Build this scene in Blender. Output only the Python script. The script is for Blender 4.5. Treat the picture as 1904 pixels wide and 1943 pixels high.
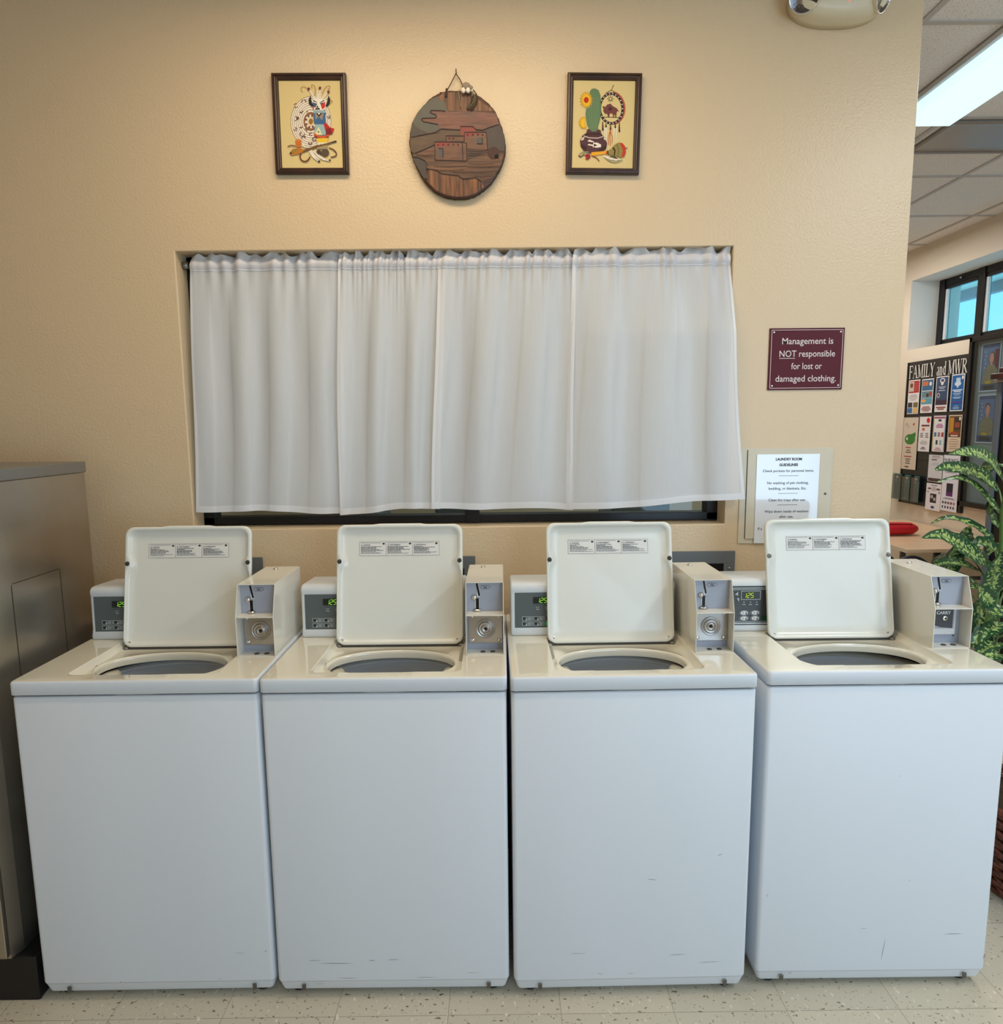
import bpy, bmesh, math, random
from mathutils import Vector, Matrix
S = bpy.context.scene
for o in list(bpy.data.objects): bpy.data.objects.remove(o, do_unlink=True)
COL = S.collection
PI = math.pi

# ------------------------------------------------------------------ camera
F_PX = 1257.68
YAW, PITCH, ROLL = -0.00288, 0.13046, -0.01074
cyw, syw, cp, sp = math.cos(YAW), math.sin(YAW), math.cos(PITCH), math.sin(PITCH)
fw = Vector((-syw*cp, cyw*cp, -sp)); rt = Vector((cyw, syw, 0)); up = rt.cross(fw)
c_, s_ = math.cos(ROLL), math.sin(ROLL)
rt2 = c_*rt + s_*up; up2 = -s_*rt + c_*up
cam = bpy.data.cameras.new('camera'); camo = bpy.data.objects.new('camera', cam); COL.objects.link(camo)
M = Matrix((rt2, up2, -fw)).transposed().to_4x4(); M.translation = Vector((-0.02535, -1.67756, 1.59788))
camo.matrix_world = M
cam.sensor_fit = 'HORIZONTAL'; cam.sensor_width = 36; cam.lens = F_PX/1904*36
cam.clip_start = .05; cam.clip_end = 200
S.camera = camo

# ------------------------------------------------------------------ world, lights, exposure
def lin(c):
    return tuple((v/255/12.92 if v/255 <= .04045 else ((v/255+.055)/1.055)**2.4) for v in c)
w = bpy.data.worlds.new('sky'); S.world = w; w.use_nodes = True
bg = w.node_tree.nodes['Background']; bg.inputs[0].default_value = (*lin((120, 205, 245)), 1); bg.inputs[1].default_value = 2.0
S.view_settings.view_transform = 'Standard'; S.view_settings.look = 'None'
S.view_settings.exposure = 0.07; S.view_settings.gamma = 1.0; S.view_settings.use_curve_mapping = False

def area(name, loc, target, sx, sy, power, col):
    l = bpy.data.lights.new(name, 'AREA'); l.shape = 'RECTANGLE'; l.size = sx; l.size_y = sy
    l.energy = power; l.color = col
    o = bpy.data.objects.new(name, l); COL.objects.link(o); o.location = loc
    o.rotation_euler = (Vector(target)-Vector(loc)).to_track_quat('-Z', 'Y').to_euler()
    return o
WARM = (1.0, .80, .54); COOL = (.46, .72, 1.0)
area('laundry_ceiling_lamp_light', (-.25, -.08, 3.0), (-.25, -.08, 0), 1.2, .26, 14, WARM)
area('laundry_rear_lamp_light', (-.2, -2.1, 2.98), (-.2, -2.1, 0), 1.2, .6, 5, (1, .88, .70))
area('daylight_rear_right_window', (2.2, -3.9, 1.45), (1.9, 0, 1.2), 2.2, 2.1, 66, COOL)
area('rear_left_fill_light', (-1.1, -3.9, 1.3), (-.9, 0, 1.0), 1.6, 1.6, 5, COOL)  # added fill, no known window there; evens the light on the washer fronts
area('right_row_lamp_light', (2.02, -.95, 2.97), (2.02, -.95, 0), .30, 1.15, 26, (.90, .96, 1))
area('office_lamp_light', (2.02, 1.13, 2.955), (2.02, 1.13, 0),   .26, 1.15, 16, (.88, .96, 1))
area('office_far_lamp_light', (2.6, 3.9, 3.0), (2.6, 3.9, 0), .6, 1.2, 26, (1, .97, .93))
area('office_back_lamp_light', (-.2, 2.6, 3.0), (-.2, 2.6, 0), 1.2, .6, 22, (.95, .97, 1))

# ------------------------------------------------------------------ materials
MATS = {}
def mat(name, c, rough=.5, metal=0, bump=0, bscale=100, spec=.5, var=0, vscale=4, em=None, ems=0, coat=0, alpha=None, detail=3):
    if name in MATS: return MATS[name]
    m = bpy.data.materials.new(name); m.use_nodes = True; nt = m.node_tree; N = nt.nodes; L = nt.links
    b = N['Principled BSDF']; col = (*lin(c), 1)
    b.inputs['Base Color'].default_value = col; b.inputs['Roughness'].default_value = rough
    b.inputs['Metallic'].default_value = metal; b.inputs['Specular IOR Level'].default_value = spec
    b.inputs['Coat Weight'].default_value = coat
    tc = N.new('ShaderNodeTexCoord')
    if var:
        n = N.new('ShaderNodeTexNoise'); n.inputs['Scale'].default_value = vscale; n.inputs['Detail'].default_value = detail
        L.new(tc.outputs['Object'], n.inputs['Vector'])
        mx = N.new('ShaderNodeMix'); mx.data_type = 'RGBA'
        mx.inputs[6].default_value = tuple(v*(1-var) for v in col[:3])+(1,)
        mx.inputs[7].default_value = tuple(min(1, v*(1+var)) for v in col[:3])+(1,)
        L.new(n.outputs['Fac'], mx.inputs[0]); L.new(mx.outputs[2], b.inputs['Base Color'])
    if bump:
        n2 = N.new('ShaderNodeTexNoise'); n2.inputs['Scale'].default_value = bscale; n2.inputs['Detail'].default_value = 2
        L.new(tc.outputs['Object'], n2.inputs['Vector'])
        bp = N.new('ShaderNodeBump'); bp.inputs['Strength'].default_value = 1; bp.inputs['Distance'].default_value = bump
        L.new(n2.outputs['Fac'], bp.inputs['Height']); L.new(bp.outputs[0], b.inputs['Normal'])
    if em:
        b.inputs['Emission Color'].default_value = (*lin(em), 1); b.inputs['Emission Strength'].default_value = ems
    if alpha is not None: b.inputs['Alpha'].default_value = alpha
    MATS[name] = m; return m

wall_m = mat('wall_paint', (222, 197, 161), .36, bump=.0013, bscale=130, spec=.5, var=.02, vscale=2)
enamel = mat('washer_enamel_cool_lit', (222, 228, 235), .42, spec=.45)  # bluish: cool daylight on the fronts put into the colour
enamel_warm_lit = mat('washer_enamel_warm_lit', (236, 231, 214), .10, spec=.6, coat=.8)  # cream: warm light on the washer tops put into the colour
lid_m = mat('lid_inner_enamel', (229, 229, 220), .22, spec=.5)
plastic_w = mat('white_plastic', (225, 229, 232), .35)
grey_panel = mat('control_panel_grey', (84, 92, 92), .45)
dark_panel = mat('control_panel_dark', (66, 68, 68), .4)
black = mat('black_plastic', (22, 22, 23), .4)
blackgloss = mat('black_gloss', (12, 12, 13), .2)
rubber = mat('rubber', (45, 44, 44), .7)
chrome = mat('chrome', (215, 210, 205), .12, 1)
steel = mat('brushed_lock_steel', (176, 172, 168), .28, 1, var=.12, vscale=30)
meter_grey = mat('meter_plate_grey', (168, 172, 184), .4)
meter_white = mat('meter_enamel', (228, 224, 212), .16, spec=.6, coat=.3)
tub_grey = mat('tub_ring_grey', (240, 243, 246), .35)
tub_dark = mat('basket_enamel', (222, 227, 234), .3)
tub_white = mat('tub_cover_white', (200, 196, 182), .35)
label_w = mat('label_white', (232, 230, 225), .5)
ink = mat('print_ink', (60, 58, 58), .6)
ink_l = mat('print_ink_light', (135, 133, 132), .6)
pale_ink = mat('pale_print', (178, 184, 184), .5)
digit = mat('digit_green', (190, 255, 90), .5, em=(150, 255, 50), ems=.45)
digit_bg = mat('display_window', (16, 26, 10), .3)
btn_green = mat('button_green', (40, 140, 60), .5, em=(60, 220, 80), ems=.15)
btn_dark = mat('button_dark_green', (14, 62, 44), .5)
window_blk = mat('black_aluminium', (24, 23, 24), .35, .3)
grey_box = mat('grey_outlet_plastic', (104, 108, 110), .5)

def floor_mat():
    m = bpy.data.materials.new('speckled_vinyl_tile'); m.use_nodes = True; N = m.node_tree.nodes; L = m.node_tree.links
    b = N['Principled BSDF']; b.inputs['Roughness'].default_value = .38
    tc = N.new('ShaderNodeTexCoord'); mp = N.new('ShaderNodeMapping'); mp.inputs['Location'].default_value = (-.128+.309*40, .060+.309*40, 0)
    L.new(tc.outputs['Object'], mp.inputs['Vector'])
    br = N.new('ShaderNodeTexBrick'); br.offset = 0; br.inputs['Scale'].default_value = 1
    br.inputs['Brick Width'].default_value = .309; br.inputs['Row Height'].default_value = .309
    br.inputs['Mortar Size'].default_value = .0009; br.inputs['Mortar Smooth'].default_value = .2
    br.inputs['Color1'].default_value = (*lin((205, 196, 176)), 1); br.inputs['Color2'].default_value = (*lin((198, 190, 171)), 1)
    br.inputs['Mortar'].default_value = (*lin((150, 140, 122)), 1)
    L.new(mp.outputs[0], br.inputs['Vector'])
    prev = br.outputs['Color']
    for sc, st, thr, c, seed in ((46, (1, 2.2, 1), .67, (112, 98, 76), 0), (36, (2.0, 1, 1), .67, (224, 217, 200), 5), (80, (1.6, 1, 1), .66, (152, 138, 116), 9)):
        mm = N.new('ShaderNodeMapping'); mm.inputs['Scale'].default_value = st; mm.inputs['Location'].default_value = (seed, seed*2, 0); mm.inputs['Rotation'].default_value = (0, 0, .5 if seed else -.4)
        L.new(tc.outputs['Object'], mm.inputs['Vector'])
        n = N.new('ShaderNodeTexNoise'); n.inputs['Scale'].default_value = sc; n.inputs['Detail'].default_value = 1.5
        L.new(mm.outputs[0], n.inputs['Vector'])
        r = N.new('ShaderNodeValToRGB'); r.color_ramp.elements[0].position = thr; r.color_ramp.elements[1].position = thr+.04
        L.new(n.outputs['Fac'], r.inputs[0])
        mx = N.new('ShaderNodeMix'); mx.data_type = 'RGBA'; mx.inputs[7].default_value = (*lin(c), 1)
        L.new(r.outputs[0], mx.inputs[0]); L.new(prev, mx.inputs[6]); prev = mx.outputs[2]
    L.new(prev, b.inputs['Base Color']); return m
def ceil_mat():
    m = bpy.data.materials.new('acoustic_tile'); m.use_nodes = True; N = m.node_tree.nodes; L = m.node_tree.links
    b = N['Principled BSDF']; b.inputs['Roughness'].default_value = .9
    tc = N.new('ShaderNodeTexCoord'); n = N.new('ShaderNodeTexNoise'); n.inputs['Scale'].default_value = 200; n.inputs['Detail'].default_value = 2
    L.new(tc.outputs['Object'], n.inputs['Vector'])
    r = N.new('ShaderNodeValToRGB'); r.color_ramp.elements[0].position = .30; r.color_ramp.elements[1].position = .40
    r.color_ramp.elements[0].color = (*lin((120, 114, 108)), 1); r.color_ramp.elements[1].color = (*lin((238, 232, 226)), 1)
    L.new(n.outputs['Fac'], r.inputs[0]); L.new(r.outputs[0], b.inputs['Base Color'])
    bp = N.new('ShaderNodeBump'); bp.inputs['Distance'].default_value = .001; L.new(n.outputs['Fac'], bp.inputs['Height']); L.new(bp.outputs[0], b.inputs['Normal'])
    return m
def steel_mat():
    m = bpy.data.materials.new('brushed_stainless'); m.use_nodes = True; N = m.node_tree.nodes; L = m.node_tree.links
    b = N['Principled BSDF']; b.inputs['Metallic'].default_value = .95
    tc = N.new('ShaderNodeTexCoord'); mp = N.new('ShaderNodeMapping'); mp.inputs['Scale'].default_value = (60, 3, 220)
    L.new(tc.outputs['Object'], mp.inputs[0])
    n = N.new('ShaderNodeTexNoise'); n.inputs['Scale'].default_value = 1.5; n.inputs['Detail'].default_value = 4; L.new(mp.outputs[0], n.inputs[0])
    n3 = N.new('ShaderNodeTexNoise'); n3.inputs['Scale'].default_value = 5; n3.inputs['Detail'].default_value = 5; L.new(tc.outputs['Object'], n3.inputs[0])
    r = N.new('ShaderNodeMapRange'); r.inputs[3].default_value = .24; r.inputs[4].default_value = .38; L.new(n3.outputs[0], r.inputs[0]); L.new(r.outputs[0], b.inputs['Roughness'])
    mx = N.new('ShaderNodeMix'); mx.data_type = 'RGBA'; mx.inputs[6].default_value = (*lin((165, 157, 145)), 1); mx.inputs[7].default_value = (*lin((196, 190, 180)), 1)
    L.new(n3.outputs[0], mx.inputs[0]); L.new(mx.outputs[2], b.inputs['Base Color'])
    bp = N.new('ShaderNodeBump'); bp.inputs['Distance'].default_value = .0002; L.new(n.outputs[0], bp.inputs['Height']); L.new(bp.outputs[0], b.inputs['Normal'])
    return m
def sheer_mat(name, opac, c=(250, 250, 252)):
    m = bpy.data.materials.new(name); m.use_nodes = True; N = m.node_tree.nodes; L = m.node_tree.links
    N.remove(N['Principled BSDF']); out = N['Material Output']
    tc = N.new('ShaderNodeTexCoord'); mp = N.new('ShaderNodeMapping'); mp.inputs['Scale'].default_value = (900, 1, 14); L.new(tc.outputs['Object'], mp.inputs[0])
    n = N.new('ShaderNodeTexNoise'); n.inputs['Scale'].default_value = 1; n.inputs['Detail'].default_value = 2; L.new(mp.outputs[0], n.inputs[0])
    r = N.new('ShaderNodeMapRange'); r.inputs[3].default_value = opac-.05; r.inputs[4].default_value = opac+.05; L.new(n.outputs[0], r.inputs[0])
    d = N.new('ShaderNodeBsdfDiffuse'); d.inputs[0].default_value = (*lin(c), 1)
    t = N.new('ShaderNodeBsdfTranslucent'); t.inputs[0].default_value = (*lin(c), 1)
    m1 = N.new('ShaderNodeMixShader'); m1.inputs[0].default_value = .30; L.new(d.outputs[0], m1.inputs[1]); L.new(t.outputs[0], m1.inputs[2])
    g = N.new('ShaderNodeBsdfGlossy'); g.inputs['Roughness'].default_value = .45
    m3 = N.new('ShaderNodeMixShader'); m3.inputs[0].default_value = .05; L.new(m1.outputs[0], m3.inputs[1]); L.new(g.outputs[0], m3.inputs[2])
    tr = N.new('ShaderNodeBsdfTransparent')
    m2 = N.new('ShaderNodeMixShader'); L.new(r.outputs[0], m2.inputs[0]); L.new(tr.outputs[0], m2.inputs[1]); L.new(m3.outputs[0], m2.inputs[2])
    L.new(m2.outputs[0], out.inputs[0]); return m
def glass_mat(name, tint=(235, 245, 245), fac=.12):
    m = bpy.data.materials.new(name); m.use_nodes = True; N = m.node_tree.nodes; L = m.node_tree.links
    N.remove(N['Principled BSDF']); out = N['Material Output']
    tr = N.new('ShaderNodeBsdfTransparent'); tr.inputs[0].default_value = (*lin(tint), 1)
    g = N.new('ShaderNodeBsdfGlossy'); g.inputs['Roughness'].default_value = .03
    m2 = N.new('ShaderNodeMixShader'); m2.inputs[0].default_value = fac; L.new(tr.outputs[0], m2.inputs[1]); L.new(g.outputs[0], m2.inputs[2]); L.new(m2.outputs[0], out.inputs[0]); return m
def wood_mat(name, c1, c2, scale=(3, 40, 40), rough=.4):
    m = bpy.data.materials.new(name); m.use_nodes = True; N = m.node_tree.nodes; L = m.node_tree.links
    b = N['Principled BSDF']; b.inputs['Roughness'].default_value = rough
    tc = N.new('ShaderNodeTexCoord'); mp = N.new('ShaderNodeMapping'); mp.inputs['Scale'].default_value = scale; L.new(tc.outputs['Object'], mp.inputs[0])
    n = N.new('ShaderNodeTexNoise'); n.inputs['Scale'].default_value = 1; n.inputs['Detail'].default_value = 5; n.inputs['Distortion'].default_value = .4; L.new(mp.outputs[0], n.inputs[0])
    r = N.new('ShaderNodeValToRGB'); r.color_ramp.elements[0].position = .3; r.color_ramp.elements[1].position = .7
    r.color_ramp.elements[0].color = (*lin(c1), 1); r.color_ramp.elements[1].color = (*lin(c2), 1)
    L.new(n.outputs[0], r.inputs[0]); L.new(r.outputs[0], b.inputs['Base Color']); 
    bp = N.new('ShaderNodeBump'); bp.inputs['Distance'].default_value = .0008; L.new(n.outputs[0], bp.inputs['Height']); L.new(bp.outputs[0], b.inputs['Normal'])
    return m
def leaf_mat():
    m = bpy.data.materials.new('variegated_leaf'); m.use_nodes = True; N = m.node_tree.nodes; L = m.node_tree.links
    b = N['Principled BSDF']; b.inputs['Roughness'].default_value = .35
    uv = N.new('ShaderNodeUVMap'); uv.uv_map = 'UVMap'
    sx = N.new('ShaderNodeSeparateXYZ'); L.new(uv.outputs[0], sx.inputs[0])
    ab = N.new('ShaderNodeMath'); ab.operation = 'ABSOLUTE'; L.new(sx.outputs[0], ab.inputs[0])
    tc = N.new('ShaderNodeTexCoord'); n = N.new('ShaderNodeTexNoise'); n.inputs['Scale'].default_value = 100; n.inputs['Detail'].default_value = 1.5
    L.new(tc.outputs['Object'], n.inputs[0])
    s = N.new('ShaderNodeMath'); s.operation = 'MULTIPLY_ADD'; s.inputs[1].default_value = -.28; L.new(ab.outputs[0], s.inputs[0]); L.new(n.outputs[0], s.inputs[2])
    r = N.new('ShaderNodeValToRGB'); r.color_ramp.elements[0].position = .40; r.color_ramp.elements[1].position = .46
    r.color_ramp.elements[0].color = (*lin((30, 74, 44)), 1); r.color_ramp.elements[1].color = (*lin((170, 190, 112)), 1)
    L.new(s.outputs[0], r.inputs[0])
    # midrib
    r2 = N.new('ShaderNodeValToRGB'); r2.color_ramp.elements[0].position = .03; r2.color_ramp.elements[1].position = .09
    r2.color_ramp.elements[0].color = (1, 1, 1, 1); r2.color_ramp.elements[1].color = (0, 0, 0, 1); L.new(ab.outputs[0], r2.inputs[0])
    mx = N.new('ShaderNodeMix'); mx.data_type = 'RGBA'; mx.inputs[7].default_value = (*lin((86, 120, 62)), 1); L.new(r2.outputs[0], mx.inputs[0]); L.new(r.outputs[0], mx.inputs[6])
    L.new(mx.outputs[2], b.inputs['Base Color']); return m

# ------------------------------------------------------------------ mesh builder
class MB:
    def __init__(s): s.v = []; s.f = []; s.mi = []; s.mats = []; s.sm = []
    def m(s, m):
        if m not in s.mats: s.mats.append(m)
        return s.mats.index(m)
    def add(s, vs, fs, m, smooth=False):
        k = len(s.v); i = s.m(m); s.v += [tuple(p) for p in vs]
        for f in fs: s.f.append(tuple(a+k for a in f)); s.mi.append(i); s.sm.append(smooth)
    def box(s, x0, x1, y0, y1, z0, z1, m):
        s.add([(x0,y0,z0),(x1,y0,z0),(x1,y1,z0),(x0,y1,z0),(x0,y0,z1),(x1,y0,z1),(x1,y1,z1),(x0,y1,z1)],
              [(3,2,1,0),(4,5,6,7),(0,1,5,4),(1,2,6,5),(2,3,7,6),(3,0,4,7)], m)
    def rings(s, rings, m, cap0=False, cap1=False, smooth=True, closed=True):
        n = len(rings[0]); vs = [p for r in rings for p in r]; fs = []
        for i in range(len(rings)-1):
            for j in range(n if closed else n-1):
                k = (j+1) % n; fs.append((i*n+j, i*n+k, (i+1)*n+k, (i+1)*n+j))
        if cap0: fs.append(tuple(range(n))[::-1])
        if cap1: fs.append(tuple((len(rings)-1)*n+j for j in range(n)))
        s.add(vs, fs, m, smooth)
    def tube(s, pts, r, m, n=8, taper=None, cap=True):
        pts = [Vector(p) for p in pts]; R = []; prev = None
        for i, p in enumerate(pts):
            d = (pts[min(i+1, len(pts)-1)]-pts[max(i-1, 0)]).normalized()
            a = prev if prev is not None else (Vector((0,0,1)) if abs(d.z) < .9 else Vector((1,0,0)))
            x = (a - d*a.dot(d)).normalized(); prev = x; y = d.cross(x)
            rr = r if taper is None else r*(1+(taper-1)*i/(len(pts)-1))
            R.append([p + x*math.cos(t*2*PI/n)*rr + y*math.sin(t*2*PI/n)*rr for t in range(n)])
        s.rings(R, m, cap, cap)
    def lathe(s, prof, c, axis, m, n=32, smooth=True, sx=1, sy=1, cap=True):
        # prof: (radius, height along axis)
        ax = Vector(axis).normalized(); a = Vector((0,0,1)) if abs(ax.z) < .9 else Vector((1,0,0))
        x = (a-ax*a.dot(ax)).normalized(); y = ax.cross(x); c = Vector(c)
        R = [[c+ax*h+x*(max(r, 1e-5)*sx*math.cos(t*2*PI/n))+y*(max(r, 1e-5)*sy*math.sin(t*2*PI/n)) for t in range(n)] for r, h in prof]
        s.rings(R, m, cap, cap, smooth)
    def ball(s, c, r, m, n=14, sc=(1,1,1)):
        c = Vector(c); R = []
        for i in range(1, n//2+1):
            a = PI*i/(n//2+1)
            R.append([c+Vector((r*sc[0]*math.sin(a)*math.cos(2*PI*t/n), r*sc[1]*math.sin(a)*math.sin(2*PI*t/n), r*sc[2]*math.cos(a))) for t in range(n)])
        s.rings(R, m, True, True)
    def prism(s, poly, axis, a, b, m):
        # poly of 2D pts; axis 'x','y','z' extruded from a to b
        f = {'x': lambda p, h: (h, p[0], p[1]), 'y': lambda p, h: (p[0], h, p[1]), 'z': lambda p, h: (p[0], p[1], h)}[axis]
        n = len(poly); vs = [f(p, a) for p in poly]+[f(p, b) for p in poly]
        fs = [tuple(range(n)), tuple(range(n, 2*n))[::-1]]+[(i, (i+1) % n, n+(i+1) % n, n+i)[::-1] for i in range(n)]
        s.add(vs, fs, m)
    def build(s, name, parent=None, loc=(0,0,0), rot=None, bevel=0, seg=2, fixn=True, **tags):
        me = bpy.data.meshes.new(name); me.from_pydata(s.v, [], s.f)
        for m in s.mats: me.materials.append(m)
        for p, i, k in zip(me.polygons, s.mi, s.sm): p.material_index = i; p.use_smooth = k
        if fixn:
            bm = bmesh.new(); bm.from_mesh(me); bmesh.ops.recalc_face_normals(bm, faces=bm.faces); bm.to_mesh(me); bm.free()
        o = bpy.data.objects.new(name, me); COL.objects.link(o); o.location = loc
        if rot: o.rotation_euler = rot
        if parent: o.parent = parent
        if bevel:
            md = o.modifiers.new('bevel', 'BEVEL'); md.width = bevel; md.segments = seg; md.limit_method = 'ANGLE'; md.angle_limit = .7
            for p in me.polygons: p.use_smooth = True
            o.modifiers.new('wn', 'WEIGHTED_NORMAL')
        for k, v in tags.items(): o['category' if k == 'cat' else k] = v
        return o
def empty(name, loc, rz=0, **tags):
    o = bpy.data.objects.new(name, None); COL.objects.link(o); o.location = loc; o.rotation_euler = (0, 0, rz); o.empty_display_size = .05
    for k, v in tags.items(): o['category' if k == 'cat' else k] = v
    return o
def text2d(txt, size=1, bold=0, align='CENTER', width=None, shear=0):
    cu = bpy.data.curves.new('t', 'FONT'); cu.body = txt; cu.size = size; cu.align_x = align; cu.offset = bold; cu.shear = shear; cu.resolution_u = 3
    o = bpy.data.objects.new('t', cu); COL.objects.link(o)
    dg = bpy.context.evaluated_depsgraph_get(); me = bpy.data.meshes.new_from_object(o.evaluated_get(dg))
    vs = [(v.co.x, v.co.y) for v in me.vertices]; fs = [tuple(p.vertices) for p in me.polygons]
    bpy.data.objects.remove(o); bpy.data.curves.remove(cu); bpy.data.meshes.remove(me)
    if width and vs:
        x0 = min(v[0] for v in vs); x1 = max(v[0] for v in vs); k = width/(x1-x0)
        vs = [(v[0]*k, v[1]) for v in vs]
    return vs, fs
def put_text(mb, t, m, fn, dx=0, dy=0):
    vs, fs = t; mb.add([fn(x+dx, y+dy) for x, y in vs], fs, m)
def onwall(y):   # front facing (towards -Y) plane
    return lambda a, b: (a, y, b)

class Art:
    """flat picture made of thin coloured layers facing -Y (or any fn)"""
    def __init__(s, mb, fn, step=.00025): s.mb = mb; s.fn = fn; s.k = 0; s.step = step
    def poly(s, pts, m):
        s.k += 1; d = s.k*s.step; s.mb.add([s.fn(x, z, d) for x, z in pts], [tuple(range(len(pts)))], m)
    def ell(s, cx, cz, rx, rz, m, n=28, a0=0, a1=2*PI, rot=0):
        pts = []
        for i in range(n):
            a = a0+(a1-a0)*i/(n if abs(a1-a0) > 6.2 else n-1); x = rx*math.cos(a); z = rz*math.sin(a)
            pts.append((cx+x*math.cos(rot)-z*math.sin(rot), cz+x*math.sin(rot)+z*math.cos(rot)))
        s.poly(pts, m)
    def line(s, pts, wd, m, wd2=None, new=True):
        if new: s.k += 1
        d = s.k*s.step; P = [Vector(p) for p in pts]; vs = []; n = len(P)
        for i, p in enumerate(P):
            t = (P[min(i+1, n-1)]-P[max(i-1, 0)]); t = t.normalized() if t.length > 0 else Vector((1, 0)); q = Vector((-t.y, t.x))
            h = (wd if wd2 is None else wd+(wd2-wd)*i/(n-1))/2
            a = p+q*h; b = p-q*h; vs += [s.fn(a.x, a.y, d), s.fn(b.x, b.y, d)]
        s.mb.add(vs, [(2*i, 2*i+1, 2*i+3, 2*i+2) for i in range(n-1)], m)
    def rect(s, x0, x1, z0, z1, m): s.poly([(x0, z0), (x1, z0), (x1, z1), (x0, z1)], m)
def C(r, g, b, rough=.7):
    return mat('c_%d_%d_%d' % (r, g, b), (r, g, b), rough)
def catmull(P, k=6):
    P = [Vector(p) for p in P]; out = []
    for i in range(len(P)-1):
        a = P[max(i-1, 0)]; b = P[i]; c = P[i+1]; d = P[min(i+2, len(P)-1)]
        for j in range(k):
            t = j/k; out.append(.5*((2*b)+(c-a)*t+(2*a-5*b+4*c-d)*t*t+(3*b-a-3*c+d)*t**3))
    out.append(P[-1]); return out

# ------------------------------------------------------------------ structure
YW = .66; CEIL = 3.05; XR = 3.55; XE = 1.369
def st(mb, name, **k): return mb.build(name, kind='structure', **k)
mb = MB(); mb.box(-2.6, 4.0, -4.0, 5.3, -.05, 0, floor_mat()); st(mb, 'floor')
mb = MB(); mb.box(-2.6, 4.0, -4.0, 5.3, CEIL, CEIL+.05, ceil_mat()); st(mb, 'ceiling')
tee = mat('ceiling_tee', (190, 184, 178), .5)
mb = MB()
gx = [1.548+.615*k for k in range(-6, 4)]; gy = [.963+.775*k for k in range(-6, 6)]
for x in gx: mb.box(x-.012, x+.012, -4.0, 5.3, CEIL-.006, CEIL, tee)
for y in gy: mb.box(-2.6, 3.55, y-.012, y+.012, CEIL-.0055, CEIL, tee)
st(mb, 'trim_1')
RX0, RX1, RZ0, RZ1 = -1.113, .777, 1.240, 2.191
mb = MB(); T = .2
poly_o = [(-2.6, 0), (XE, 0), (XE, CEIL), (-2.6, CEIL)]; poly_i = [(RX0, RZ0), (RX1, RZ0), (RX1, RZ1), (RX0, RZ1)]
vs = [(x, y, z) for y in (YW, YW+T) for x, z in poly_o+poly_i]
fs = []
for k in (0, 8):
    for i in range(4): j = (i+1) % 4; fs.append((k+i, k+j, k+4+j, k+4+i))
for i in range(4): j = (i+1) % 4; fs += [(i, j, 8+j, 8+i), (4+i, 4+j, 12+j, 12+i)]
mb.add(vs, fs, wall_m); st(mb, 'wall_laundry', bevel=.004)
mb = MB(); mb.box(-2.7, -2.6, -4, 5.3, 0, CEIL, wall_m); st(mb, 'wall_left')
mb = MB(); mb.box(-2.6, 3.8, 5.2, 5.3, 0, CEIL, wall_m); st(mb, 'wall_far')
mb = MB(); mb.box(-2.6, 3.8, -4.1, -4.0, 0, CEIL, wall_m); st(mb, 'wall_rear')
# right wall with high window
WY0, WY1, WZ0, WZ1 = 2.35, 4.228, 2.205, 2.79; XF = 3.80
mb = MB(); X2 = 3.98
po = [(-4, 0), (5.3, 0), (5.3, CEIL), (-4, CEIL)]; pi_ = [(WY0, WZ0), (WY1, WZ0), (WY1, WZ1), (WY0, WZ1)]
wall_o = mat('office_wall_paint', (222, 208, 188), .6, bump=.0008, bscale=120); white_reveal = mat('white_reveal', (236, 226, 214), .6, bump=.001, bscale=90)
vs = [(x, y, z) for x in (XR, X2) for y, z in po+pi_]
f1 = []; f2 = []
for k in (0, 8):
    for i in range(4): j = (i+1) % 4; f1.append((k+i, k+j, k+4+j, k+4+i))
for i in range(4):
    j = (i+1) % 4; f1.append((i, j, 8+j, 8+i)); f2.append((4+i, 4+j, 12+j, 12+i))
mb.add(vs, f1, wall_o); mb.add(vs, f2, white_reveal); st(mb, 'wall_right')
# baseboards
bb = mat('vinyl_cove_base', (70, 60, 52), .5)
mb = MB(); mb.box(-2.6, XE, YW-.006, YW, 0, .10, bb); st(mb, 'baseboard_laundry')
mb = MB(); mb.box(XR-.006, XR, -4, 5.2, 0, .10, bb); st(mb, 'baseboard_right')
# high window in the right wall
root = empty('window_2', (XF, 0, 0), kind='structure')
mb = MB(); f = .06
sash_w = []
def bar(y0, y1, z0, z1, x0=-.0, x1=.05): mb.box(x0, x1, y0, y1, z0, z1, window_blk)
bar(WY0, WY1, WZ1-.055, WZ1); bar(WY0, WY1, WZ0, WZ0+.055)
for y in (WY1-.03, 3.72, 3.07, WY0+.03): bar(y-.035, y+.035, WZ0, WZ1, -.008)
for a, b in ((WY1-.06, 3.75), (3.69, 3.10), (3.04, WY0+.06)):
    bar(b, a, WZ1-.085, WZ1-.055, .005, .03); bar(b, a, WZ0+.055, WZ0+.08, .005, .03); sash_w.append((a-.03, a)); bar(b, b+.03, WZ0, WZ1, .005, .03)
o = mb.build('window_frame', root, bevel=.002)
for a, b in sash_w:
    mb = MB(); mb.box(.008, .027, a, b, WZ0+.055, WZ1-.055, mat('sunlit_sash', (226, 226, 222), .4)); mb.build('sash_stile', root, bevel=.002)  # far stiles only: sunlight put into their pale colour
mb = MB(); mb.box(.028, .032, WY0, WY1, WZ0, WZ1, glass_mat('window_glass')); mb.build('pane', root)
mb = MB(); mb.tube([(-.03, 3.93, WZ1-.035), (-.012, 3.95, WZ1-.03), (-.01, 3.97, WZ1-.03)], .007, chrome); mb.build('latch', root)
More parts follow.
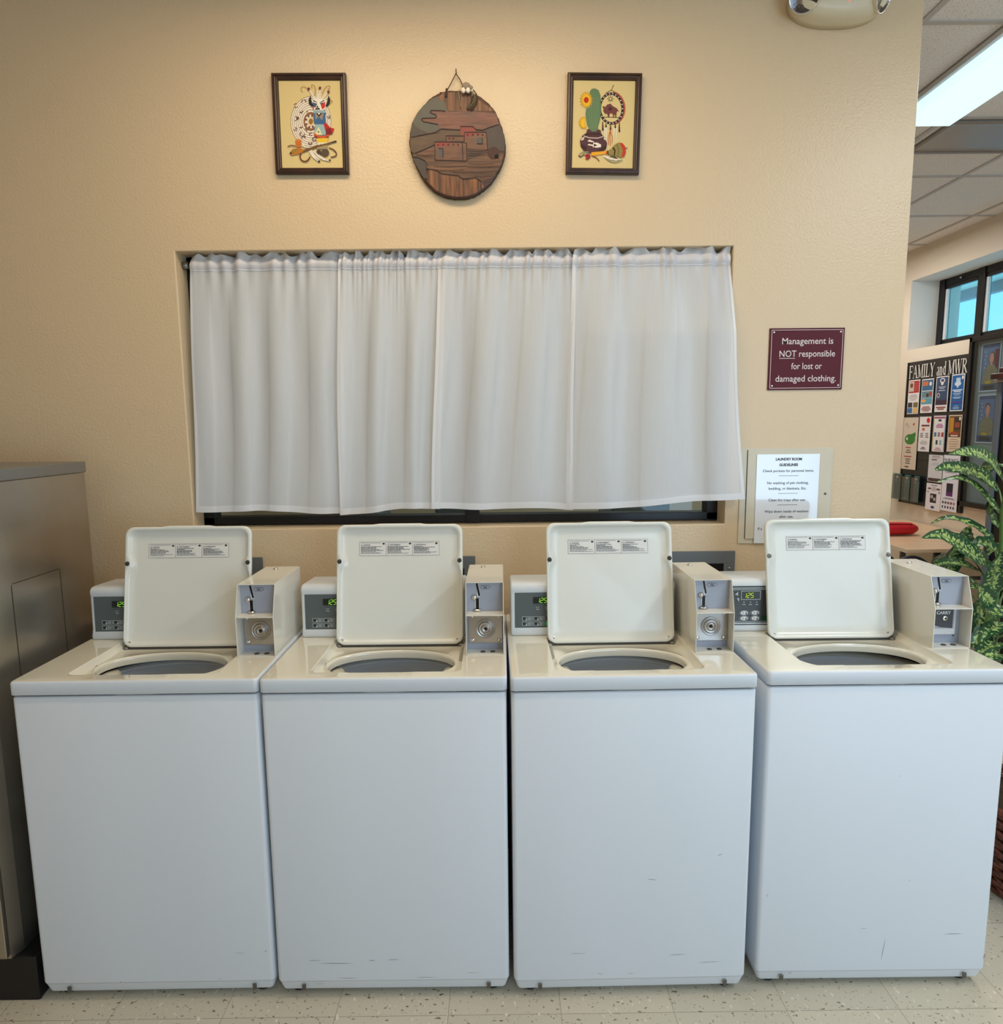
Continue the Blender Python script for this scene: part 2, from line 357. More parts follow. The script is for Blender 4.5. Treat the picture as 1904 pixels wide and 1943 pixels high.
# eave outside
mb = MB(); ev = mat('eave_paint', (250, 240, 226), .6); mb.box(4.05, 4.75, 1.0, 7.5, 2.90, 2.98, ev); mb.box(4.69, 4.76, 1.0, 7.5, 2.80, 2.99, mat('fascia_grey', (150, 150, 160), .6))
st(mb, 'trim_2')

# laundry window (black frame, glass) behind the curtains
root = empty('window_1', (0, .74, 0), kind='structure')
mb = MB(); Wm = window_blk
mb.box(RX0, RX1, 0, .06, RZ0+.004, 1.272, Wm); mb.box(RX0, RX1, 0, .06, RZ1-.04, RZ1-.002, Wm)
mb.box(RX0, RX0+.04, 0, .06, RZ0, RZ1, Wm); mb.box(RX1-.04, RX1, 0, .06, RZ0, RZ1, Wm); mb.box(-.152, -.10, -.006, .066, RZ0+.004, RZ1, Wm)
mb.build('window_frame', root, bevel=.002)
mb = MB(); mb.box(RX0+.01, RX1-.01, .03, .035, RZ0+.02, RZ1-.02, glass_mat('office_window_glass', (205, 218, 222), .03)); mb.build('pane', root)

# ------------------------------------------------------------------ washers
def sup(a, b, th, e=2.2):
    c, s = math.cos(th), math.sin(th)
    return a*math.copysign(abs(c)**(2/e), c), b*math.copysign(abs(s)**(2/e), s)
def rrect(x0, x1, y0, y1, r, n=6, m=10):
    pts = []
    for (cx, cy, a0, ex, ey) in ((x1-r, y1-r, 0, -1, 0), (x0+r, y1-r, PI/2, 0, -1), (x0+r, y0+r, PI, 1, 0), (x1-r, y0+r, 1.5*PI, 0, 1)):
        for i in range(n+1): a = a0+PI/2*i/n; pts.append((cx+r*math.cos(a), cy+r*math.sin(a)))
        # side subdivisions toward next corner
        ln = {(-1, 0): (x1-x0-2*r), (0, -1): (y1-y0-2*r), (1, 0): (x1-x0-2*r), (0, 1): (y1-y0-2*r)}[(ex, ey)]
        px, py = pts[-1]
        for i in range(1, m): pts.append((px+ex*ln*i/m, py+ey*ln*i/m))
    return pts
SEG = {'0': 'abcdef', '1': 'bc', '2': 'abged', '5': 'afgcd', 'd': 'l'}
def digits(mb, txt, x, z, h, y, m):
    wd = h*.5; t = h*.085
    P = {'a': ((0, 1), (1, 1)), 'b': ((1, 1), (1, .5)), 'c': ((1, .5), (1, 0)), 'd': ((0, 0), (1, 0)), 'e': ((0, .5), (0, 0)), 'f': ((0, 1), (0, .5)), 'g': ((0, .5), (1, .5))}
    for i, ch in enumerate(txt):
        ox = x+i*wd*1.5
        for sg in SEG[ch]:
            (a, b), (c, d) = P[sg]
            p = Vector((ox+a*wd+b*h*.17, z+b*h)); q = Vector((ox+c*wd+d*h*.17, z+d*h)); dr = (q-p).normalized(); nn = Vector((-dr.y, dr.x))*t/2
            p += dr*t*.35; q -= dr*t*.35
            mb.add([(v.x, y, v.y) for v in (p+nn, p-nn, q-nn, q+nn)], [(0, 1, 2, 3)], m)
WD = .655; ZT = .940; ZS = .8985

def washer(X, Y, A, label, variant, scratches, seed, lsh=0):
    rnd = random.Random(seed)
    R = empty('washing_machine', (X, Y, 0), A, label=label, cat='washing machine', group='row of top loading washers')
    # cabinet
    mb = MB(); H = .022
    prof = rrect(.002, WD-.002, .003, .60, .012, 5, 3)
    ring = lambda ins, z, dy=0: [(x+(ins if x < WD/2 else -ins), y+(ins if y < .3 else -ins), z) for x, y in prof]
    mb.rings([ring(.010, .022), ring(.009, .024), ring(.0025, .050)], enamel, True, False)
    mb.rings([ring(.0025, .050), ring(.0005, .0545), ring(0, .058), ring(0, ZS-.006), ring(.002, ZS-.003), ring(.006, ZS-.001)], enamel, True, False)
    mb.build('cabinet', R)
    # scuffs on the front
    if scratches:
        sm = mat('scuff', (150, 148, 146), .6)
        for (x, z, l, t, a) in scratches:
            mb = MB(); dx, dz = math.cos(a)*l/2, math.sin(a)*l/2; nx, nz = -math.sin(a)*t/2, math.cos(a)*t/2
            pts = [(x-dx, z-dz), (x-dx*.3+nx, z-dz*.3+nz), (x+dx*.4+nx*.7, z+dz*.4+nz*.7), (x+dx, z+dz), (x+dx*.3-nx, z+dz*.3-nz), (x-dx*.4-nx, z-dz*.4-nz)]
            mb.add([(p, .0026, q) for p, q in pts], [tuple(range(6))], sm); mb.build('scuff_mark', R)
    for cx in (.075, WD-.06):
        mb = MB(); mb.box(cx-.005, cx+.006, .0005, .004, .028, .044, mat('clip_steel', (110, 106, 102), .4, .7)); mb.build('cabinet_clip', R, bevel=.001)
    for cx, cy in ((.05, .05), (WD-.05, .05), (.05, .55), (WD-.05, .55)):
        mb = MB(); mb.lathe([(.014, 0), (.021, .001), (.022, .010), (.018, .016), (.010, .017), (.010, .0225)], (cx, cy, 0), (0, 0, 1), rubber, 16); mb.build('foot', R)
    # top panel with sunken lid well and wash opening
    mb = MB(); cx0 = WD/2
    n, m_ = 6, 14
    outer = rrect(0, WD, 0, .60, .012, n, m_)
    well = rrect(.122, .530, .045, .345, .022, n, m_)
    wellin = rrect(.134, .518, .056, .334, .02, n, m_)
    ocx, ocy = .325, .158
    ZF = .9215
    def opn(sc, z, dz=0):
        out = []
        for x, y in wellin:
            th = math.atan2((y-ocy)/.14, (x-ocx)/.19); a, b = sup(.186*sc+dz, .112*sc+dz, th, 2.1); out.append((ocx+a, ocy+b, z))
        return out
    def notch(x, y):
        if y > .08: return 0
        t = abs(x-(ocx-.01))
        return -.0095*(1-min(1, max(0, (t-.045)/.03)))
    R3 = lambda pts, z, ins=0, nt=False: [(x+(ins if x < cx0 else -ins), y+(ins if y < .3 else -ins), z+(notch(x, y) if nt else 0)) for x, y in pts]
    def lerp(a, b, t): return [tuple(p[i]*(1-t)+q[i]*t for i in range(3)) for p, q in zip(a, b)]
    o1 = R3(outer, ZT, .008); w0 = [(x, y, ZT+notch(x, y)) for x, y in well]
    wa = [((x-cx0)*1.012+cx0, (y-.2)*1.016+.2, ZT) for x, y in well]
    mb.rings([R3(outer, ZS+.003, .003), R3(outer, ZS+.005, 0), R3(outer, ZT-.006, 0), R3(outer, ZT-.0022, .0015), R3(outer, ZT-.0004, .0045)], enamel)
    mb.rings([R3(outer, ZT-.0004, .0045), o1, wa,
              w0, [(x, y, z-.004) for x, y, z in w0], [(x, y, ZF+.003) for x, y in wellin], lerp([(x, y, ZF) for x, y in wellin], opn(1.0, ZF), .08),
              opn(1.03, ZF), opn(1.0, ZF+.0015), opn(.98, ZF-.001), opn(.965, ZF-.007), opn(.97, ZF-.022)], enamel_warm_lit)
    mb.build('top_panel', R)
    # tub
    mb = MB()
    E = lambda sx, sy, z, n=48: [(ocx+sx*math.cos(2*PI*i/n), ocy+.035+sy*math.sin(2*PI*i/n), z) for i in range(n)]
    ringm = tub_white if variant == 'old' else tub_grey
    mb.rings([E(.225, .160, .874), E(.214, .148, .878), E(.198, .132, .872), E(.195, .129, .866), E(.204, .138, .862)], ringm)
    mb.build('tub_ring', R)
    mb = MB(); mb.rings([E(.25, .185, .897), E(.25, .185, .80)], black); mb.build('tub_shroud', R)
    mb = MB()
    mb.rings([E(.206, .140, .862), E(.200, .137, .846), E(.207, .145, .840), E(.207, .145, .52), E(.06, .06, .50)], tub_dark, False, True); mb.build('wash_basket', R)
    if variant != 'old':
        for sx_ in (-1, 1):
            mb = MB(); mb.lathe([(.0, .0), (.04, .002), (.045, .012), (.036, .024), (.0, .028)], (ocx+sx_*.172, ocy+.02, .866), (0, 0, 1), tub_white, 18, sx=.7, sy=1.2)
            mb.build('tub_lug', R)
    mb = MB(); mb.box(cx0-.008-.192+lsh, cx0-.008+.192+lsh, .302, .326, .9245, .9365, mat('hinge_shadow_strip', (70, 66, 60), .5)); mb.build('lid_shadow_strip', R, bevel=.002)  # dark bar standing in for the shade below the raised lid
    # lid: local pan, hinged, leaning back
    lw, lh, th = .392, .372, .017
    lx0 = cx0-.008-lw/2+lsh
    ly, lz, ang = .300, .929, -math.radians(11)
    rx = lambda p: (p[0], p[1]*math.cos(ang)-p[2]*math.sin(ang), p[1]*math.sin(ang)+p[2]*math.cos(ang))
    G = lambda p: (p[0]+lx0, p[1]*math.cos(-ang)+p[2]*math.sin(-ang)+ly, -p[1]*math.sin(-ang)+p[2]*math.cos(-ang)+lz)
    def lring(ins, y, top_rise=0, side=None, botx=0):
        pts = rrect(0, lw, 0, lh, .026, 6, 16); out = []
        for x, z in pts:
            u = abs(x-lw/2)/(lw/2); v = z/lh
            i2 = ins if side is None else side(v)
            xx = x+(lw/2-x)*(i2/(lw/2)); zz = z+(lh/2-z)*(ins/(lh/2))
            if top_rise and v > .95 and u < .36: zz += top_rise
            out.append(G((xx, y, zz)))
        return out
    def side(k):
        def f(v):
            b = math.exp(-((v-.70)/.035)**2)*.010
            base = .010 if v > .70 else .0055+.0045*math.exp(-((v-.70)/.05)**2)
            return base*k+b*k
        return f
    mb = MB()
    mb.rings([lring(.006, th), lring(0, th-.005, .003), lring(0, .003, .003), lring(.003, 0, .003, lambda v: .002), lring(.009, 0, 0, side(1)), lring(.0125, .006, 0, side(1.35)), lring(.020, .0105, 0, lambda v: side(1.5)(v)+.006), lring(.045, .012, 0, lambda v: .035)],
             lid_m, True, True)
    lid = mb.build('lid', R)
    bumper = mat('bumper_dark', (58, 56, 54), .5) if variant != 'old' else mat('bumper_grey', (128, 126, 122), .5)
    for x in (.0095, lw-.0095):
        mb = MB(); mb.lathe([(.0068, .004), (.0068, -.003), (.005, -.0042), (0, -.0044)], G((x, 0, lh*.695)), (0, 1, .2), bumper, 14)
        mb.build('bumper', lid)
    for x, s in ((.016, 1), (lw-.016, -1)):
        mb = MB(); mb.box(x-.005, x+.005, .003, .006, .007, .018, mat('hinge_plate', (150, 146, 140), .45, .5)); mb.ball((x-s*.010, .006, -.004), .009, mat('hinge_grey', (130, 126, 120), .4, .6), 10, (1.2, .8, .8))
        mb.v = [G(p) for p in mb.v]; mb.build('hinge', lid)
    # warning sticker
    mb = MB(); sx0, sx1, sz0, sz1 = .070, .318, .276, .318
    q = lambda a, b, d=0: G((a, .0117-d, b))
    A_ = Art(mb, lambda a, b, d: q(a, b, d), .0002)
    A_.rect(sx0-.001, sx1+.001, sz0-.001, sz1+.001, ink_l); A_.rect(sx0, sx1, sz0, sz1, label_w)
    cw = (sx1-sx0)/3; A_.k += 1
    heads = ('WARNING', 'AVERTISSEMENT', 'ADVERTENCIA')
    for i in range(3):
        a = sx0+cw*i+.004; b = a+cw-.008
        put_text(mb, text2d(heads[i], .0048, .0001, 'LEFT'), ink, lambda x, y: q(x, y, .0009), a+.006, sz1-.011)
        mb.add([q(a, sz1-.0108, .0009), q(a+.004, sz1-.0108, .0009), q(a+.002, sz1-.0068, .0009)], [(0, 1, 2)], ink)
        A_.ell(b-.004, sz1-.0055, .004, .003, ink)
        for j in range(8):
            z = sz1-.0145-j*.0030; l = (b-a)*(rnd.uniform(.55, .98) if j > 2 else rnd.uniform(.3, .9)); xx = a
            while xx < a+l:
                ww = rnd.uniform(.003, .010); A_.line([(xx, z), (min(xx+ww, a+l), z)], .0015, ink_l if j > 4 else ink, new=False); xx += ww+.0012
        A_.line([(a, sz1-.003), (b-.012, sz1-.003)], .0008, ink, new=False)
    for i in (1, 2): A_.line([(sx0+cw*i, sz0), (sx0+cw*i, sz1)], .0007, ink, new=False)
    mb.build('warning_label', lid, fixn=False)
    # console
    mb = MB(); z0, z1 = ZT+.001, 1.107; cx1 = .528
    prof = [(.347, z0), (.345, z0+.008), (.352, z0+.030), (.356, z0+.130), (.356, z1-.026), (.353, z1-.018), (.355, z1-.008), (.363, z1-.001), (.376, z1), (.50, z1-.006), (.51, z1-.014), (.51, z0)]
    def cr(x, ins): return [(x, .43+(y-.43)*(1-ins), 1.02+(z-1.02)*(1-ins*.9)) for y, z in prof]
    mb.rings([cr(.012, .12), cr(.0135, .04), cr(.018, 0), cr(cx1-.006, 0), cr(cx1-.0015, .04), cr(cx1, .12)], plastic_w, True, True)
    con = mb.build('console', R, bevel=0)
    for p in con.data.polygons: p.use_smooth = True
    # sloped front plane fn
    def cf(x, z, d=0):
        t = (z-(z0+.030))/.100; return (x, .352+.004*t-.0012-d, z)
    mb = MB(); A_ = Art(mb, cf, .0003)
    new = variant != 'old'
    pz0, pz1, px0, px1 = (z0+.020, z1-.030, .024, .520) if new else (z0+.022, z1-.025, .018, .520)
    A_.rect(px0, px1, pz0, pz1, grey_panel if new else dark_panel)
    if new:
        rim = C(200, 204, 206); dx = .098; mb_ = mb
        for i in range(7):
            ix = .096+i*.030
            if ix < .2: A_.line([(ix-.005, pz1-.046), (ix+.005, pz1-.046)], .0012, pale_ink); A_.line([(ix-.005, pz1-.053), (ix+.005, pz1-.053)], .0022, pale_ink, new=False); A_.line([(ix-.005, pz1-.046), (ix-.005, pz1-.050)], .001, pale_ink, new=False)
    else:
        for zz, t, c in ((pz1-.003, .003, pale_ink), (pz1-.008, .0018, pale_ink), (pz0+.004, .003, pale_ink), (pz0+.009, .0018, pale_ink), (pz1+.002, .003, black), (pz0-.0015, .003, black)):
            A_.line([(px0, zz), (px1, zz)], t, c)
        for ix in (.060, .080, .100): A_.ell(ix, pz1-.048, .0020, .0020, pale_ink, 8); A_.line([(ix-.005, pz1-.055), (ix+.005, pz1-.055)], .0022, pale_ink)
        A_.poly([(.030, pz1-.022), (.040, pz1-.014), (.040, pz1-.026)], pale_ink); A_.poly([(.036, pz1-.034), (.044, pz1-.034), (.043, pz1-.046), (.039, pz1-.040)], pale_ink)
    pan = mb.build('control_panel', con, fixn=False)
    mb = MB()
    if new:
        dx0, dx1, dz0, dz1 = .082, .170, pz1-.034, pz1-.014; A_ = Art(mb, lambda a, b, d: cf(a, b, d+.0022), .0003); A_.rect(dx0, dx1, dz0, dz1, digit_bg); dg = .0145
        digits(mb, '125', dx0+.011, dz0+.003, dg, .3500, digit)
    else:
        dx0, dx1, dz0, dz1 = .052, .110, pz1-.038, pz1-.013; A_ = Art(mb, lambda a, b, d: cf(a, b, d+.003), .0003); A_.rect(dx0-.002, dx1+.002, dz0-.002, dz1+.002, pale_ink); A_.rect(dx0, dx1, dz0, dz1, mat('display_olive', (38, 40, 12), .3)); dg = .0150
        digits(mb, '125', dx0+.005, dz0+.005, dg, .3488, mat('digit_yellow', (225, 245, 60), .5, em=(205, 235, 40), ems=.35))
    mb.build('display', con, fixn=False)
    # buttons
    k = 0
    for r_ in range(2):
        for c in range(3):
            if new:
                bx = .047+c*.036; bz = pz0+.034-r_*.0165; mb = MB(); A_ = Art(mb, lambda a, b, d: cf(a, b, d+.0006), .0003)
                if c == 2:
                    if r_ == 0: A_.rect(bx+.004, bx+.036, bz-.006, bz+.006, black); A_.ell(bx+.010, bz+.002, .0015, .0015, label_w, 8)
                    else: A_.rect(bx+.002, bx+.036, bz-.006, bz+.006, btn_green)
                else:
                    A_.rect(bx-.0005, bx+.0335, bz-.0065, bz+.0065, pale_ink); A_.rect(bx+.0008, bx+.0322, bz-.0052, bz+.0052, grey_panel)
                    A_.rect(bx+.003, bx+.010, bz-.004, bz+.004, black); A_.poly([(bx+.0115, bz-.005), (bx+.015, bz-.005), (bx+.0135, bz+.003)], label_w)
                    A_.line([(bx+.017, bz+.003), (bx+.030, bz+.002)], .0016, pale_ink); A_.line([(bx+.017, bz), (bx+.030, bz-.0005)], .0014, pale_ink); A_.line([(bx+.018, bz-.003), (bx+.028, bz-.003)], .0014, pale_ink)
                mb.build('button', con, fixn=False)
            else:
                bx = .060+c*.035; bz = pz0+.037-r_*.0175; mb = MB(); A_ = Art(mb, lambda a, b, d: cf(a, b, d+.0026), .0003)
                if c == 2:
                    if r_ == 0: continue
                    A_.rect(bx-.013, bx+.012, bz-.009, bz+.009, btn_dark)
                else:
                    A_.ell(bx, bz, .0160, .0083, pale_ink); A_.ell(bx, bz, .0150, .0074, dark_panel); A_.ell(bx+.001, bz, .0115, .0060, label_w); A_.line([(bx-.007, bz+.002), (bx+.002, bz+.001)], .0014, ink_l); A_.line([(bx-.006, bz-.001), (bx+.001, bz-.002)], .0014, ink_l); A_.ell(bx+.007, bz-.001, .0018, .004, ink, 10)
                mb.build('button', con, fixn=False)
    # coin box
    bx0 = .5385 if variant != 'old' else .5445; bw = .110; bx1 = bx0+bw
    mb = MB(); tk = .0022
    side_p = [(.168, ZT), (.168, ZT+.118), (.198, ZT+.208), (.445, ZT+.208), (.445, ZT)]
    mb.prism(side_p, 'x', bx0, bx0+tk, meter_white); mb.prism(side_p, 'x', bx1-tk, bx1, meter_white)
    mb.box(bx0+tk, bx1-tk, .1985, .443, ZT+.206, ZT+.208, meter_white); mb.box(bx0+tk, bx1-tk, .1685, .443, ZT, ZT+.002, meter_white)
    mb.box(bx0+tk, bx1-tk, .443, .445, ZT, ZT+.208, meter_white); mb.box(bx0+tk, bx1-tk, .1685, .235, ZT+.116, ZT+.1185, meter_white)
    if variant == 'old': mb.box(bx0, bx1, .318, .3205, ZT+.208, ZT+.2086, meter_white)
    box = mb.build('coin_box', R, bevel=.0009, seg=2)
    mb = MB(); yp = .213; mb.box(bx0+tk, bx1-tk, yp, yp+.003, ZT+.118, ZT+.206, meter_grey)
    mb.box(bx0+tk, bx1-tk, .2155, .2185, ZT+.002, ZT+.116, meter_grey); mb.build('face_plate', box)
    # slide slot and coin price plate
    fx = lambda u: bx0+bw*u; mb = MB()
    A_ = Art(mb, lambda a, b, d: (a, yp-d-.0002, b), .0003)
    A_.poly([(fx(.25), ZT+.203), (fx(.33), ZT+.203), (fx(.40), ZT+.162), (fx(.29), ZT+.160), (fx(.31), ZT+.185)], C(215, 215, 218))
    A_.poly([(fx(.265), ZT+.202), (fx(.32), ZT+.202), (fx(.385), ZT+.164), (fx(.335), ZT+.164)], blackgloss)
    A_.rect(fx(.235), fx(.36), ZT+.128, ZT+.155, C(200, 200, 205)); A_.rect(fx(.265), fx(.345), ZT+.126, ZT+.157, blackgloss)
    mb.build('coin_slot', box, fixn=False)
    mb = MB(); mb.lathe([(.0, -.008), (.004, -.0075), (.0075, -.004), (.0085, 0)], (fx(.225), yp-.001, ZT+.160), (0, 1, 0), chrome, 16)
    mb.build('coin_slide', box)
    mb = MB(); mb.lathe([(.0, -.009), (.010, -.007), (.012, 0)], (fx(.30), yp-.002, ZT+.1225), (0, 1, 0), chrome, 16, sy=1, sx=.35); mb.build('coin_return', box)
    mb = MB(); A_ = Art(mb, lambda a, b, d: (a, yp-d-.0002, b), .0003)
    def lozenge(k): return [(fx(.38)-k, ZT+.190), (fx(.43)-k*.5, ZT+.1945+k), (fx(.60)+k*.5, ZT+.1945+k), (fx(.65)+k, ZT+.190), (fx(.60)+k*.5, ZT+.1855-k), (fx(.43)-k*.5, ZT+.1855-k)]
    A_.poly(lozenge(.001), ink); A_.poly(lozenge(0), meter_grey)
    put_text(mb, text2d('25¢', .0078, .0002), ink, lambda x, y: (x, yp-.0012, y), fx(.515), ZT+.1873)
    mb.build('price_plate', box, fixn=False)
    if variant != 'old':
        mb = MB(); mb.box(fx(.06), fx(.96), .212, .215, ZT+.022, ZT+.1145, steel); lp = mb.build('lock_plate', box, bevel=.001)
        mb = MB(); c = (fx(.51), .212, ZT+.066)
        mb.lathe([(.0285, .001), (.0285, -.002), (.026, -.003), (.0245, -.0005), (.021, -.001), (.0205, -.0045), (.018, -.0055), (.0165, -.0045), (.013, -.0035), (.0125, -.006), (.0075, -.007), (.006, -.0055), (0, -.005)], c, (0, 1, 0), steel, 36)
        mb.lathe([(.0035, -.0058), (.0035, -.0072), (0, -.0073)], c, (0, 1, 0), blackgloss, 12); mb.build('lock', box)
        for sx_ in (.16, .87):
            for sz_ in (.031, .103):
                mb = MB(); mb.ball((fx(sx_), .2115, ZT+sz_), .0065 if sz_ < .05 else .0045, chrome, 12, (1, .45, 1)); mb.build('screw', box)
    else:
        mb = MB(); mb.box(fx(.16), fx(.80), .205, .215, ZT+.030, ZT+.114, mat('meter_door', (206, 206, 206), .3)); mb.box(fx(.80), fx(.86), .214, .2165, ZT+.020, ZT+.116, mat('meter_gap', (120, 120, 122), .4)); mb.build('vault_door', box, bevel=.001)
        mb = MB(); A_ = Art(mb, lambda a, b, d: (a, .2048-d, b), .0003)
        A_.rect(fx(.17), fx(.76), ZT+.048, ZT+.112, C(172, 172, 172)); A_.poly([(fx(.19), ZT+.060), (fx(.40), ZT+.052), (fx(.72), ZT+.049), (fx(.72), ZT+.108), (fx(.19), ZT+.108)], C(74, 74, 78))
        put_text(mb, text2d('CARRY', .013, .0004), C(215, 215, 215), lambda x, y: (x, .2034, y), fx(.45), ZT+.092)
        mb.build('vault_label', box, fixn=False)
        mb = MB(); mb.lathe([(.008, .001), (.008, -.002), (.006, -.003), (0, -.003)], (fx(.50), .204, ZT+.080), (0, 1, 0), chrome, 16); mb.lathe([(.003, -.003), (.003, -.0036), (0, -.0036)], (fx(.50), .204, ZT+.080), (0, 1, 0), blackgloss, 10); mb.build('lock', box)
    for u in (.44, .70):
        mb = MB(); mb.lathe([(.0075, 0), (.007, .002), (.004, .003), (0, .003)], (fx(u), .192, ZT+.002), (0, 0, 1), mat('floor_bolt', (96, 94, 92), .4, .7), 12); mb.build('bolt', box)
    mb = MB(); mb.lathe([(.008, 0), (.007, .004), (.003, .006), (0, .006)], (fx(.42), .40 if variant != 'old' else .375, ZT+.208), (0, 0, 1), chrome, 14); mb.build('top_screw', box)
    return R

S2 = [(.17, .108, .10, .0016, -.02), (.11, .118, .04, .0012, 0), (.27, .116, .02, .0016, 0), (.33, .118, .035, .0016, .05), (.20, .062, .06, .0012, -.02), (.42, .062, .06, .001, -.02), (.12, .045, .03, .001, 0), (.55, .075, .04, .0008, 0)]
S3 = [(.385, .355, .030, .0016, -.12), (.57, .425, .016, .0016, .25), (.46, .125, .05, .0014, .03), (.18, .135, .05, .001, 0), (.55, .10, .07, .0012, .04), (.24, .072, .004, .003, 0), (.247, .070, .003, .004, 0), (.33, .070, .02, .001, 0)]
S4 = [(.025, .29, .011, .0014, 1.5), (.36, .12, .07, .0014, 1.45), (.555, .165, .055, .0016, 0), (.648, .095, .02, .003, 1.4), (.30, .185, .02, .001, 0), (.42, .33, .006, .0014, 1.5), (.10, .048, .01, .002, 0), (.37, .64, .003, .002, 0)]
S1 = [(.632, .145, .004, .004, 0), (.22, .056, .003, .004, 1.2), (.56, .14, .03, .0008, 0), (.5, .06, .003, .003, 0)]
washer(-1.3262, 0, .004, 'white top loading washer next to the stainless dryer, lid up, leftmost of the row', 'new', S1, 1, .010)
washer(-.6658, -.002, -.003, 'white top loading washer, second from the dryer, with a dark gap on its right', 'new', S2, 2, .007)
washer(-.0016, -.0109, .010, 'white top loading washer, third from the dryer, below the right curtains', 'new', S3, 3)
washer(.684, .010, -.002, 'white top loading washer beside the plant, with oval console buttons and grey lid bumpers', 'old', S4, 4)

# ------------------------------------------------------------------ dryer
ss = steel_mat()
R = empty('stacked_dryer', (-1.39, 0, 0), label='stainless steel dryer on a black base, left of the washers', cat='dryer')
mb = MB(); mb.prism([(-.80, .0), (-.012, .0), (0, .036), (0, .506), (-.80, .506)], 'z', .136, 1.458, ss); mb.build('cabinet', R)
mb = MB(); mb.prism([(-.80, -.012), (-.008, -.012), (.004, .034), (.004, .512), (-.80, .512)], 'z', 1.459, 1.494, mat('dryer_trim', (150, 150, 148), .35, .8)); mb.build('top_trim', R, bevel=.003)
mb = MB(); bd = mat('dryer_base_black', (14, 13, 13), .55); mb.box(-.82, .050, .006, .50, 0, .134, bd); mb.build('base', R, bevel=.004)
mb = MB(); mb.box(-.80, -.0135, -.014, -.001, .145, .418, ss); lp = mb.build('lower_panel', R, bevel=.003)
mb = MB(); mb.lathe([(.009, 0), (.009, -.004), (.006, -.006), (0, -.006)], (-.030, -.0145, .279), (0, 1, 0), chrome, 16); mb.lathe([(.003, -.006), (.003, -.0066), (0, -.0066)], (-.030, -.0145, .279), (0, 1, 0), blackgloss, 10); mb.build('lock', lp)
mb = MB(); mb.box(-.80, -.0135, -.014, -.001, .424, 1.45, ss); dp = mb.build('front_panel', R, bevel=.003)
mb = MB(); mb.lathe([(.30, 0), (.30, -.03), (.27, -.04), (.20, -.03), (0, -.028)], (-.42, -.0145, .95), (0, 1, 0), mat('dryer_door', (60, 62, 66), .2, .6), 48); mb.build('door', R)
mb = MB(); gl = mat('panel_seam', (52, 46, 38), .5)
def seam(p, q):
    p = Vector(p); q = Vector(q); d = (q-p).normalized(); n = Vector((0, -d.z, d.y))*.0011
    mb.add([tuple(v+Vector((.0006, 0, 0))) for v in (p+n, p-n, q-n, q+n)], [(0, 1, 2, 3)], gl)
for p, q in (((0, .136, 1.172), (0, .340, 1.174)), ((0, .340, 1.174), (0, .404, .921)), ((0, .136, 1.172), (0, .136, .60)), ((0, .404, .921), (0, .404, .60)), ((0, .136, .60), (0, .404, .60))):
    pass
for p, q in (((0, .137, 1.172), (0, .337, 1.172)), ((0, .340, 1.169), (0, .340, .60)), ((0, .134, 1.169), (0, .134, .60)), ((0, .134, .60), (0, .340, .60))): seam(p, q)
mb.build('access_panel_seam', R)

